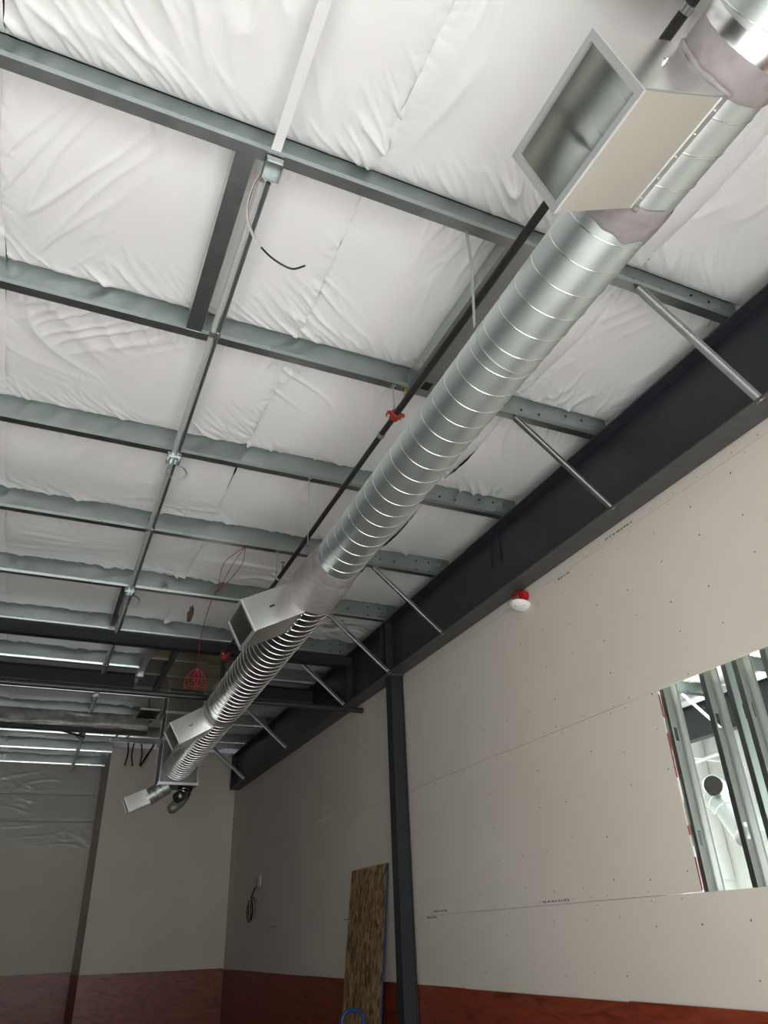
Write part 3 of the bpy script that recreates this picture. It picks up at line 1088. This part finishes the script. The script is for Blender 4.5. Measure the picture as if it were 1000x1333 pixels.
# ------------------------------------------------------------------ sprinkler branch pipe
SX, SZ = 2.035, 5.235
spr = thing('sprinkler_pipe', (SX, 4, SZ), 'thin black sprinkler pipe running above and beside the spiral duct', 'pipe')
MB().tube([(SX, -1.5, SZ), (SX, 4.14, SZ)], .027, 16).build('pipe_length', 'black_pipe', spr, smooth='auto')
MB().tube([(SX, 4.14, SZ), (SX + .01, 9.95, SZ)], .024, 16).build('pipe_length', 'black_pipe', spr, smooth='auto')
cp = MB().lathe([(.036, -.035), (.043, -.03), (.043, .03), (.036, .035)], (SX, 4.14, SZ), (0, 1, 0), 18).build('coupling', 'red_paint', spr, smooth='auto')
for dx in (-1, 1):
    MB().box(SX + dx * .055 - .016, SX + dx * .055 + .016, 4.115, 4.165, SZ - .014, SZ + .014).build('coupling_ear', 'red_paint', cp)
    MB().lathe([(.009, -.028), (.009, .028)], (SX + dx * .058, 4.14, SZ), (0, 0, 1), 8).build('bolt', 'conduit_steel', cp)
for y in (.98, 4.42, 7.33):
    MB().lathe([(.027, -.02), (.031, -.018), (.031, .018), (.027, .02)], (SX, y, SZ), (0, 1, 0), 16).build('pipe_ring', 'galv_channel', spr, smooth='auto')
for i, y in enumerate((3.93, 7.15)):
    hd = MB().lathe([(.015, .02), (.015, .05), (.011, .055), (.011, .075), (.006, .08), (.006, .105), (.022, .108), (.022, .112)], (SX - .004, y, SZ), (0, 0, 1), 14)
    hd.build('sprinkler_head', 'brass', spr, smooth='auto')


def rod(x, y, z0, label, r=.005, z1=ZP):
    root = thing('hanger_rod', (x, y, z0), label, 'hanger rod', 'threaded hanger rods')
    MB().tube([(x, y, z0), (x, y, z1 - .012)], r, 8).build('rod', 'galv_purlin', root)
    MB().box(x - .016, x + .016, y - .02, y + .012, z1 - .014, z1 + .035).build('beam_clamp', 'galv_channel', root)
    MB().lathe([(.010, -.008), (.010, .008)], (x, y, z0), (0, 0, 1), 6).build('nut', 'galv_channel', root)


rod(1.985, 4.05, 5.24, 'threaded hanger rod beside the red pipe coupling', .006)
rod(1.80, 5.56, 4.74, 'long thin hanger rod beside the duct reducer', .004)
rod(1.945, 7.09, 5.18, 'short hanger rod left of the pipe above the middle boot', .005)

# main black pipe crossing, and riser with red tee
MX = 10.02
mp = thing('sprinkler_main', (-1, MX, 4.59), 'thick black sprinkler main crossing level behind the spiral duct', 'pipe')
MB().tube([(LX, MX, 4.595), (4.135, MX, 4.595)], .038, 20).build('pipe_length', 'black_pipe', mp, smooth='auto')
MB().lathe([(.044, -.03), (.048, 0), (.044, .03)], (2.42, MX, 4.595), (1, 0, 0), 20).build('coupling', 'black_pipe', mp, smooth='auto')
MB().lathe([(.040, 0), (.040, .02)], (4.135, MX, 4.595), (1, 0, 0), 20).build('end_cap', 'galv_seam', mp)
rs = thing('sprinkler_riser', (2.04, MX, 4.63), 'short riser with red grooved tee joining sprinkler pipe and main', 'pipe')
MB().tube([(2.045, MX, 4.625), (2.045, MX, 5.235)], .027, 14).build('pipe_length', 'black_pipe', rs, smooth='auto')
MB().lathe([(.043, -.05), (.05, -.04), (.05, .04), (.043, .05)], (2.045, MX, 5.19), (0, 0, 1), 16).build('tee', 'red_paint', rs, smooth='auto')
MB().lathe([(.043, -.05), (.05, -.04), (.05, .04), (.043, .05)], (2.045, MX - .02, 5.235), (1, 0, 0), 16).build('tee', 'red_paint', rs, smooth='auto')
for dx, dz_ in ((-.06, 0), (.06, 0), (0, .06), (-.045, -.08), (.05, -.07)):
    MB().lathe([(.011, -.03), (.011, .03)], (2.045 + dx, MX - .03, 5.21 + dz_), (0, 1, 0), 8).build('bolt', 'red_paint', rs)
MB().lathe([(.048, -.03), (.054, 0), (.048, .03)], (2.045, MX, 4.66), (0, 0, 1), 16).build('coupling', 'red_paint', rs, smooth='auto')
MB().tube([(2.06, MX, 5.20), (2.42, MX + .02, 5.16), (2.6, MX + .02, 5.16)], .022, 12).build('arm_pipe', 'black_pipe', rs, smooth='auto')

# ------------------------------------------------------------------ electrical conduit pair and boxes
CXX = 0.565
for j, (dx, ln) in enumerate(((-.019, 'left'), (.020, 'right'))):
    cd = thing('conduit', (CXX + dx, 9, 5.40), ['bright steel conduit under the purlins, left of the parallel pair', 'duller steel conduit under the purlins, right of the parallel pair'][j], 'conduit', 'ceiling conduits')
    x = CXX + dx
    z = ZP - .022
    MB().tube([(x, 2.66, z), (x + .012, 8.6, z), (x + .03, 19.9, z)], .019 if j == 0 else .015, 14).build('tube', 'conduit_steel' if j == 0 else 'galv_purlin', cd, smooth='auto')
    for y in (PY[4], PY[6], PY[9], PY[11]):
        MB().lathe([(.019, -.03), (.021, -.026), (.021, .026), (.019, .03)], (x + .004, y - .12, z), (0, 1, 0), 12).build('coupling', 'galv_flange', cd, smooth='auto')
for j, y in enumerate((PY[3], PY[5], PY[7], PY[10], PY[12])):
    labs = ['open steel junction box on the nearest purlin with loose wires', 'steel junction box with wire ring on the third purlin', 'steel junction box with small wire ring before the black beam',
            'small steel box on the conduit beyond the pipe main', 'farthest small steel box on the conduit']
    jb = thing('junction_box', (CXX + .01, y, ZP - .07), labs[j], 'junction box', 'conduit junction boxes')
    x0, x1, y0, y1, z0, z1 = CXX - .06, CXX + .06, y - .055, y + .055, ZP - .062, ZP - .006
    if j == 0:
        x0, x1, y1 = CXX - .035, CXX + .065, y + .06
    MB().box(x0, x1, y0, y0 + .003, z0, z1).build('side', 'galv_purlin', jb)
    MB().box(x0, x1, y1 - .003, y1, z0, z1).build('side', 'galv_purlin', jb)
    MB().box(x0, x0 + .003, y0, y1, z0, z1).build('side', 'galv_purlin', jb)
    MB().box(x1 - .003, x1, y0, y1, z0, z1).build('side', 'galv_purlin', jb)
    MB().box(x0, x1, y0, y1, z1 - .003, z1).build('back', 'galv_channel', jb)
    MB().box(x0 + .01, x1 - .01, y0 - .012, y0, z0 + .01, z0 + .03).build('bracket', 'galv_flange', jb)
    if 0 < j < 3:
        for q in range(3):
            rr = .082 + .005 * q
            pts = [(CXX + .045 + rr * math.cos(t) + .006 * q, y + .10 + .01 * q + .055 * math.sin(t) * .4, ZP - .10 + rr * math.sin(t)) for t in np.linspace(0, 2 * PI, 28, endpoint=False)]
            MB().tube(pts, .002, 6, closed=True).build('wire_loop', 'galv_flange' if q != 1 else 'galv_channel', jb, smooth=True)

# loose wires hanging from the first box
def bez(ps, n=28):
    """Catmull-Rom through points"""
    ps = [Vector(p) for p in ps]
    ps = [ps[0] * 2 - ps[1]] + ps + [ps[-1] * 2 - ps[-2]]
    out = []
    m = len(ps) - 3
    for i in range(m):
        p0, p1, p2, p3 = ps[i:i + 4]
        for j in range(n // m + 1):
            t = j / (n // m + 1)
            out.append(0.5 * ((2 * p1) + (-p0 + p2) * t + (2 * p0 - 5 * p1 + 4 * p2 - p3) * t * t + (-p0 + 3 * p1 - 3 * p2 + p3) * t ** 3))
    out.append(ps[-2])
    return out


F3 = M3


def px(x, y, Y):
    """photo pixel to the point on the vertical plane y = Y"""
    d = F3 @ Vector(((x - 500) / F_PX, -(y - 666.5) / F_PX, -1))
    t = Y / d.y
    return Vector((0, 0, CAM_Z)) + d * t


lw = thing('loose_wires', px(352, 216, 2.6), 'loose wire bundle with black sheath curling down from the nearest junction box', 'wire')
yl = 2.62
w1 = [px(350, 217, yl), px(334, 233, yl), px(323, 262, yl), px(323, 285, yl), px(330, 306, yl), px(340, 322, yl)]
MB().tube(bez(w1), .0035, 8).build('strand', 'wire_grey', lw, smooth=True)
MB().tube(bez([p + Vector((.007, .006, .002)) for p in w1]), .003, 8).build('strand', 'wire_copper', lw, smooth=True)
MB().tube(bez([p + Vector((-.002, .008, -.002)) for p in w1]), .003, 8).build('strand', 'plate_white', lw, smooth=True)
MB().tube(bez([px(340, 322, yl), px(352, 334, yl), px(368, 345, yl), px(382, 350, yl), px(397, 346, yl)]), .0055, 8).build('sheath', 'wire_black', lw, smooth=True)

# white strip over the first bay, cross channels between the first two purlins
tag(MB().hexa([(.515, -1.45, ZP + .0), (.60, -1.45, ZP + .0), (.60, 2.47, ZP + .0), (.545, 2.47, ZP + .0), (.515, -1.45, ZP + .004), (.60, -1.45, ZP + .004), (.60, 2.47, ZP + .004), (.545, 2.47, ZP + .004)]).build('liner_strip', 'white_strip'),
    'flat white strip running overhead to the nearest purlin', 'strip')


def chan(x0, x1, y0, y1, label, lipside):
    root = thing('cross_channel', ((x0 + x1) / 2, (y0 + y1) / 2, ZP), label, 'channel', 'channels between the purlins')
    MB().box(x0, x1, y0, y1, ZP + .004, ZP + .010).build('web_face', 'galv_channel', root)
    MB().box(x0 - .004, x0, y0, y1, ZP + .004, ZP + .13).build('side_flange', 'galv_purlin', root)
    MB().box(x1, x1 + .004, y0, y1, ZP + .004, ZP + .13).build('side_flange', 'galv_purlin', root)
    return root


c1 = chan(.375, .475, PY[3] + .004, PY[4] - .07, 'dark galvanized cross channel left of the conduits between the nearest purlins', 1)
c2 = chan(2.10, 2.30, PY[3] + .004, PY[4] - .07, 'grey galvanized cross channel behind the sprinkler pipe between the nearest purlins', 1)
MB().box(2.20, 2.27, PY[4] - .17, PY[4] - .08, ZP + .002, ZP + .006).build('slot', 'wire_black', c2)
c3 = chan(.47, .52, PY[7] + .004, PY[8] - .07, 'narrow cross channel beside the conduits just before the black beam', 1)

# ------------------------------------------------------------------ red fire-alarm cable
rc = thing('red_cable', (1.58, 8.5, 4.5), 'red cable draped over a purlin with a coil hanging below', 'cable')
A_ = px(320, 711, 7.05)
Bm = px(284, 765, 8.55)
C1 = px(262, 826, 9.9)
D1 = px(257, 872, 9.9)
for q in range(3):
    off = Vector((.05 * (q - 1), .03 * q, 0))
    MB().tube(bez([A_ + Vector((0, 0, .0)), A_ * .55 + Bm * .45 + Vector((-.10 + .10 * q, 0, .02)), Bm + Vector((.02 * q, 0, -.01)), px(278, 775, 8.58), C1, D1]), .004, 6).build('strand', 'wire_red', rc, smooth=True)
MB().tube(bez([Bm, px(300, 755, 8.6), px(330, 765, 8.6)]), .004, 6).build('strand', 'wire_red', rc, smooth=True)
for q in range(9):
    a = -0.75 + 1.5 * q / 8
    L_ = .27 + .03 * math.sin(q * 2.3)
    wd = .05 + .03 * math.sin(q * 1.3)
    pts = []
    for t in np.linspace(0, 2 * PI, 22, endpoint=False):
        lx = wd * math.sin(t)
        lz = -L_ / 2 * (1 - math.cos(t))
        pts.append(D1 + Vector((lx * math.cos(a) - lz * math.sin(a) * .8, .02 * math.sin(q), lz * math.cos(a * .7) + lx * math.sin(a))))
    MB().tube(pts, .0035, 6, closed=True).build('coil_loop', 'wire_red', rc, smooth=True)
MB().lathe([(.012, -.012), (.012, .012)], D1, (0, 0, 1), 8).build('tie', 'plate_white', rc)

# ------------------------------------------------------------------ foil-wrapped beam and clutter deeper in
X, S_ = np.meshgrid(np.linspace(-6.3, 1.62, 420), np.linspace(0, 1, 34))
ang = S_ * 2 * PI
ry, rz = .07, .145
cy, cz = 14.42, 5.285
sgn = lambda v: np.sign(v) * np.abs(v) ** .55
nn = 1 + .30 * PN[0](X * 1.6, S_ * 18) + .2 * ridge(PN[3](X * 1.3, S_ * 24), .2)
fb = grid_mesh('foil_beam', X, cy + ry * sgn(np.cos(ang)) * nn, cz + rz * sgn(np.sin(ang)) * (1 + .08 * PN[5](X * 3, S_ * 9)), 'foil_grey', bpy.data.objects['ceiling'])
fb.parent = None
fb.location = bpy.data.objects['ceiling'].location
tag(fb, 'crinkled grey foil-wrapped beam crossing at the far left', 'beam')
tag(MB().box(-6.3, 1.62, 14.35, 14.50, 5.085, 5.118).build('flat_angle', 'black_steel'), 'thin dark angle under the crinkled foil beam', 'angle')

df = thing('pyramid_cap', (1.5, 13.7, 5.2), 'small pyramid-shaped sheet-metal cap left of the trunk', 'cap')
for q, nm in enumerate(('panel', 'panel', 'panel', 'panel')):
    cs = [(1.30, 13.05), (1.66, 13.05), (1.66, 13.7), (1.30, 13.7)]
    a, c_ = cs[q], cs[(q + 1) % 4]
    MB().hexa([(a[0], a[1], 5.20), (c_[0], c_[1], 5.20), (1.48, 13.37, 5.33), (1.48, 13.37, 5.33), (a[0], a[1], 5.206), (c_[0], c_[1], 5.206), (1.48, 13.37, 5.336), (1.48, 13.37, 5.336)]).build('panel', 'galv_old', df)
MB().box(1.28, 1.68, 13.03, 13.06, 5.18, 5.21).build('rim', 'galv_flange', df)
MB().box(1.28, 1.31, 13.03, 13.72, 5.18, 5.21).build('rim', 'galv_flange', df)
MB().box(1.65, 1.68, 13.03, 13.72, 5.18, 5.21).build('rim', 'galv_flange', df)
MB().tube([(1.48, 13.37, 5.33), (1.48, 13.37, 5.60)], .008, 8).build('hanger', 'galv_old', df)

# hanging cable ends in front of the far wall top
for j, (x_, tx) in enumerate(((1.60, -.02), (1.72, .03), (1.88, .02), (1.96, -.05))):
    hc = thing('hanging_cable', (x_, 17.5, 5.12), ['short black cable end hanging before the far wall, leftmost of four', 'short black cable end hanging second from left before the far wall',
               'short black cable end hanging third from left before the far wall', 'slanted black pipe end hanging rightmost before the far wall'][j], 'cable', 'cable ends by the far wall')
    top = Vector((x_ + (0 if j < 3 else .20), 17.5, 5.62))
    bot = Vector((x_ + tx, 17.5, 5.13))
    MB().tube(bez([top, (top + bot) / 2 + Vector((.03 * (-1) ** j if j < 3 else 0, 0, 0)), bot]), .02 if j == 3 else .016, 8).build('cable', 'wire_black', hc, smooth=True)
    if j < 3:
        MB().lathe([(.018, -.025), (.018, 0)], bot, (0, 0, 1), 8).build('tip', 'alarm_white', hc)
# suspended bridging pieces at far left
for j, (xa, ya, xb, yb) in enumerate(((-.78, 14.75, .62, 16.2), (.70, 14.8, .48, 16.2))):
    tag(MB().bar((xa, ya, ZP - .056), (xb, yb, ZP - .056), .03, .03).build('bridging_angle', 'galv_old'),
        ['long diagonal bridging angle beyond the foil beam', 'short diagonal bridging angle beside the conduits beyond the foil beam'][j], 'angle')
tb = MB()
tag(MB().tube([(1.50, 14.70, ZP - .012), (1.20, 16.25, ZP - .012)], .012, 8).build('thin_rod', 'galv_old'), 'thin slanting rod left of the trunk near the far wall', 'rod')
tag(MB().tube([(1.72, 14.70, ZP - .012), (1.42, 16.25, ZP - .012)], .012, 8).build('thin_rod', 'galv_old'), 'thin slanting rod just left of the trunk, right of its twin', 'rod')

# torn spots on the roof insulation
def torn(cx, cy_, w_, l_, rot, mat, label, z=5.612):
    pts = []
    n = 14
    for i in range(n):
        a = 2 * PI * i / n
        r_ = 1 + .10 * math.sin(i * 2.7 + cx)
        x, y = math.cos(a) * w_ * r_, math.sin(a) * l_ * r_
        pts.append((cx + x * math.cos(rot) - y * math.sin(rot), cy_ + x * math.sin(rot) + y * math.cos(rot)))
    vs = [(x, y, z + .012) for x, y in pts] + [(cx + (x - cx) * .7, cy_ + (y - cy_) * .7, z - .006 * math.sin(i * 3)) for i, (x, y) in enumerate(pts)]
    fs = [(i, (i + 1) % n, n + (i + 1) % n, n + i) for i in range(n)] + [tuple(n + i for i in range(n))]
    o = MB().add(vs, fs).build('insulation_tear', mat, ceiling, smooth=False)
    return o


torn(1.46, 9.62, .045, .36, -.10, 'torn_brown', '')
torn(.97, 8.42, .07, .05, .5, 'white_strip', '')
torn(3.45, 9.35, .16, .22, .3, 'stain_brown', '')

# ------------------------------------------------------------------ fire alarm on the wall
fa = thing('fire_alarm', (WX - .06, 5.72, 4.5), 'red fire-alarm horn with round white strobe under the rafter', 'fire alarm')
oc = []
for i in range(8):
    a = PI / 8 + PI / 4 * i
    oc.append((math.cos(a) * .098, math.sin(a) * .066))
MB().prism(oc, (WX, 5.72, 4.635), (WX - .075, 5.72, 4.635), (0, 1, 0), (0, 0, 1)).build('housing', 'alarm_red', fa)
MB().prism([(p * .78, q * .74) for p, q in oc], (WX - .075, 5.72, 4.635), (WX - .09, 5.72, 4.635), (0, 1, 0), (0, 0, 1)).build('face', 'alarm_red', fa)
MB().box(WX - .096, WX - .09, 5.685, 5.755, 4.595, 4.64).build('strobe_lens', 'lens_clear', fa)
MB().lathe([(.02, 0), (.02, .05)], (WX - .045, 5.72, 4.56), (0, 0, 1), 12).build('neck', 'wire_black', fa)
dome = MB().lathe([(.055, -.045), (.085, -.035), (.108, -.012), (.11, 0), (.10, .008), (.03, .010)], (WX - .05, 5.72, 4.555), (.25, 0, 1), 32).build('strobe_dome', 'alarm_white', fa, smooth='auto')
for a in (0.6, 2.0, 3.4, 4.8):
    MB().lathe([(.007, 0), (.006, .004)], (WX - .05 + math.cos(a) * .07 - .012, 5.72 + math.sin(a) * .07, 4.518), (0, 0, -1), 8).build('screw', 'lens_clear', dome)

# ------------------------------------------------------------------ wall outlet with coiled cable
op = thing('outlet_plate', (WX, 15.42, 2.66), 'pale outlet plate on the far part of the drywall above a black coil', 'outlet')
MB().box(WX - .018, WX, 15.32, 15.52, 2.62, 2.80).build('plate', 'plate_white', op)
MB().box(WX - .022, WX - .018, 15.36, 15.48, 2.65, 2.77).build('cover', 'plate_white', op)
MB().box(WX - .022, WX, 15.53, 15.56, 2.62, 2.80).build('side_edge', 'wire_black', op)
cc = thing('cable_coil', (WX - .04, 15.8, 2.10), 'black cable coil hanging below the pale outlet plate', 'cable')
MB().tube(bez([(WX - .02, 15.54, 2.63), (WX - .03, 15.72, 2.56), (WX - .04, 15.86, 2.42), (WX - .04, 15.92, 2.3)]), .012, 8).build('lead', 'wire_black', cc, smooth=True)
for q in range(5):
    yc, zc = 15.74 + .03 * math.sin(q * 2), 2.26 - .01 * q
    pts = [(WX - .03 - .012 * q, yc + (.15 + .012 * q) * math.cos(t), zc + (.18 + .01 * math.cos(q * 3)) * math.sin(t)) for t in np.linspace(0, 2 * PI, 26, endpoint=False)]
    MB().tube(pts, .010, 7, closed=True).build('coil_loop', 'wire_black' if q != 2 else 'wire_grey', cc, smooth=True)
MB().tube([(WX - .09, 15.74, 2.44), (WX - .09, 15.70, 2.36), (WX - .06, 15.74, 2.34)], .012, 7).build('tie', 'wire_grey', cc, smooth=True)

# ------------------------------------------------------------------ OSB sheet leaning on the wall
osb = thing('osb_sheet', (4.0, 9.95, 0), 'upright OSB sheet with blue edges leaning on the drywall beside the column', 'board')
th = .016
xb, xt, zt = 3.90, WX - th - .012, 2.50
ln = Vector((xt - xb, 0, zt)).normalized()
nr = Vector((-ln.z, 0, ln.x))
y0, y1 = 9.27, 10.49
def sheet(y0, y1, off0, off1, z0=0.0, z1=1.0):
    a, c_ = Vector((xb, 0, 0.012)), Vector((xt, 0, zt))
    pa, pb = a.lerp(c_, z0), a.lerp(c_, z1)
    P_ = lambda p, o_, y: p - nr * o_ * -1 + Vector((0, y, 0))
    return MB().hexa([P_(pa, off0, y0), P_(pa, off1, y0), P_(pa, off1, y1), P_(pa, off0, y1), P_(pb, off0, y0), P_(pb, off1, y0), P_(pb, off1, y1), P_(pb, off0, y1)])


sheet(y0 + .003, y1 - .003, -th / 2, th / 2).build('sheet', 'osb', osb)
sheet(y0, y0 + .003, -th / 2 - .001, th / 2).build('painted_edge', 'blue_paint', osb)
sheet(y1 - .003, y1, -th / 2, th / 2).build('painted_edge', 'blue_paint', osb)

# blue panel cart in front of it, only its handle reaches into view
ct = thing('panel_cart', (3.45, 9.3, 0), 'blue tubular cart handle in front of the OSB sheet', 'cart')
hy = 9.25
hp = [px(443, 1345, hy), px(446, 1324, hy), px(452, 1316, hy), px(460, 1315, hy), px(468, 1316, hy), px(473, 1324, hy), px(473, 1345, hy)]
lo = 0.16
pts = [Vector((hp[0].x - .01, hy, lo))] + hp + [Vector((hp[-1].x + .01, hy, lo))]
MB().tube(pts, .021, 12).build('handle', 'blue_paint', ct, smooth='auto')
xa, xb2 = pts[0].x, pts[-1].x
MB().box(xa - .06, xb2 + .06, hy - .30, hy + .10, .13, .16).build('deck', 'blue_paint', ct)
for x_ in (xa - .03, xb2 + .03):
    for y_ in (hy - .24, hy + .04):
        MB().lathe([(.02, -.018), (.062, -.016), (.062, .016), (.02, .018)], (x_, y_, .063), (1, 0, 0), 20).build('wheel', 'wire_black', ct, smooth='auto')
        MB().box(x_ - .025, x_ + .025, y_ - .012, y_ + .012, .06, .13).build('caster_fork', 'galv_channel', ct)

# ------------------------------------------------------------------ studs in the wall opening
SX0, SX1 = TB + .002, WX + .165


def stud(y, label, flip=1, zt=5.4):
    root = thing('steel_stud', ((SX0 + SX1) / 2, y, OZ0), label, 'stud', 'studs in the wall opening')
    t = .002
    z0, z1 = HZ0, HZ1
    s_ = 1 if flip > 0 else -1
    # web split round the knockout holes
    holes = (2.22, 2.93)
    xm, hw = (SX0 + SX1) / 2, .018
    b = MB()
    ya, yb = y, y + t
    prev = z0
    for h in holes:
        b.box(SX0, SX1, ya, yb, prev, h - .05)
        b.box(SX0, xm - hw, ya, yb, h - .05, h + .05)
        b.box(xm + hw, SX1, ya, yb, h - .05, h + .05)
        prev = h + .05
    b.box(SX0, SX1, ya, yb, prev, z1)
    b.build('web', 'galv_stud', root)
    fy0, fy1 = (y - .04, y) if s_ > 0 else (y + t, y + .042)
    MB().box(SX0, SX0 + t, fy0, fy1, z0, z1).build('flange', 'galv_stud', root)
    MB().box(SX1 - t, SX1, fy0, fy1, z0, z1).build('flange', 'galv_seam', root)  # rear flange in brighter metal, the light it catches put into colour
    ly = fy0 if s_ > 0 else fy1 - t
    MB().box(SX0 + t, SX0 + .014, ly, ly + t, z0, z1).build('lip', 'galv_stud', root)
    MB().box(SX1 - .014, SX1 - t, ly, ly + t, z0, z1).build('lip', 'galv_stud', root)


stud(4.198, 'leftmost steel stud at the cut edge of the wall opening')
stud(3.79, 'steel stud in the middle of the wall opening')
stud(3.545, 'left stud of the doubled pair in the wall opening', -1)
stud(3.49, 'right stud of the doubled pair in the wall opening', 1)
stud(3.25, 'steel stud at the right picture edge in the opening')

# ------------------------------------------------------------------ neighbouring room through the opening
struct(MB().box(4.34, NX1, 12.2, 12.35, 0, ROOF).build('wall_neighbor_far', 'neighbor_wall'))
b = MB()
for (y0, y1, z0, z1) in ((FRONT_Y, 2.65, 0, ROOF), (9.75, 12.35, 0, ROOF), (2.65, 9.75, 0, .2), (2.65, 9.75, 3.82, ROOF)):
    b.box(NX1, NX1 + .15, y0, y1, z0, z1)
struct(b.build('wall_neighbor_side', 'neighbor_wall'))
fr = MB()  # window frame added around the unseen lamp that lights this room
for y in (2.68, 5.0, 7.35, 9.72):
    fr.box(NX1 + .03, NX1 + .11, y - .03, y + .03, .2, 3.82)
for z in (.23, 2.3, 3.79):
    fr.box(NX1 + .04, NX1 + .10, 2.68, 9.72, z - .03, z + .03)
struct(fr.build('window_3', 'mullion'))
nr2 = thing('steel_rafter', (11.5, 6, 4.8), 'black rafter of the next room seen between the studs', 'beam')
MB().box(11.494, 11.506, FRONT_Y, 12.12, 4.815, 5.42).build('web', 'black_steel', nr2)
MB().box(11.39, 11.61, FRONT_Y, 12.12, 4.80, 4.815).build('lower_flange', 'black_steel', nr2)
MB().box(11.39, 11.61, FRONT_Y, 12.12, 5.42, 5.435).build('upper_flange', 'black_steel', nr2)
nb = thing('flange_brace', (11.0, PY[8], 4.8), 'pale diagonal brace on the next room rafter', 'brace')
MB().bar((10.62, PY[8] - .03, ZP - .005), (11.42, PY[8] - .03, 4.82), .06, .006, (0, 1, 0)).build('angle_leg', 'conduit_steel', nb)
MB().bar((10.62, PY[8] - .05, ZP - .005), (11.42, PY[8] - .05, 4.82), .006, .06, (0, 1, 0)).build('angle_leg', 'conduit_steel', nb)


def dirp(x, y, X_):
    d = F3 @ Vector(((x - 500) / F_PX, -(y - 666.5) / F_PX, -1))
    return Vector((0, 0, CAM_Z)) + d * (X_ / d.x)


nd = thing('round_duct', dirp(930, 1040, 7.8), 'round sheet-metal duct with open end and elbow in the next room', 'duct')
e0 = dirp(928, 1022, 7.6)
MB().tube([e0, e0 + Vector((.5, .28, -.03))], .125, 28, cap=False).build('open_pipe', 'galv_duct', nd, smooth=True)
MB().lathe([(.112, .01), (.112, .02)], e0, (.5, .28, -.03), 28).build('dark_mouth', 'wire_black', nd)  # black disc stands in for the shade inside the open duct
pts = bez([dirp(905, 1044, 8.0), dirp(926, 1042, 7.8), dirp(940, 1050, 7.7), dirp(955, 1068, 7.6), dirp(972, 1090, 7.5)], 24)
MB().tube(pts, .125, 28).build('elbow_pipe', 'galv_duct', nd, smooth=True)
for i in (8, 12, 17):
    t_ = (pts[i + 1] - pts[i - 1]).normalized()
    MB().lathe([(.127, -.012), (.135, 0), (.127, .012)], pts[i], t_, 28).build('gore_seam', 'galv_seam', nd, smooth=True)
nh = tag(MB().tube([dirp(960, 1068, 9.2), dirp(1040, 1062, 8.2)], .14, 24).build('round_duct', 'galv_duct', None, smooth='auto'), 'straight round duct at the right picture edge in the next room', 'duct')
for j, (a, c_) in enumerate((((885, 1000, 9.6), (945, 978, 9.3)), ((888, 985, 9.6), (1005, 1000, 9.2)))):
    tag(MB().bar(dirp(*a), dirp(*c_), .05, .03).build('strut_rail', 'conduit_steel'), ['rising pale strut rail in the next room below its rafter', 'level pale strut rail in the next room below its rafter'][j], 'rail')
wp = thing('wall_pad', dirp(930, 1064, 11.0), 'dark square panel on the next room far wall', 'panel')
for dz_, mt in ((0, 'galv_old'),):
    p0 = dirp(920, 1058, 11.5)
    MB().box(p0.x - .15, p0.x + .85, 12.12, 12.2, p0.z - .45, p0.z + .35).build('panel_face', 'galv_old', wp)
    MB().box(p0.x - .2, p0.x + .9, 12.10, 12.2, p0.z + .35, p0.z + .40).build('panel_trim', 'galv_flange', wp)
X, Zg = np.meshgrid(np.linspace(4.5, NX1 - .02, 160), np.linspace(2.45, 5.68, 60))
dep = .03 + .03 * PN[1](X * 1.2, Zg * 1.6) + .02 * ridge(PN[3](X * 1.6, Zg * 5.0), .25)
grid_mesh('insulation_blanket', X, 12.19 - np.clip(dep, .002, .2), Zg, 'insulation', bpy.data.objects['wall_neighbor_far'])
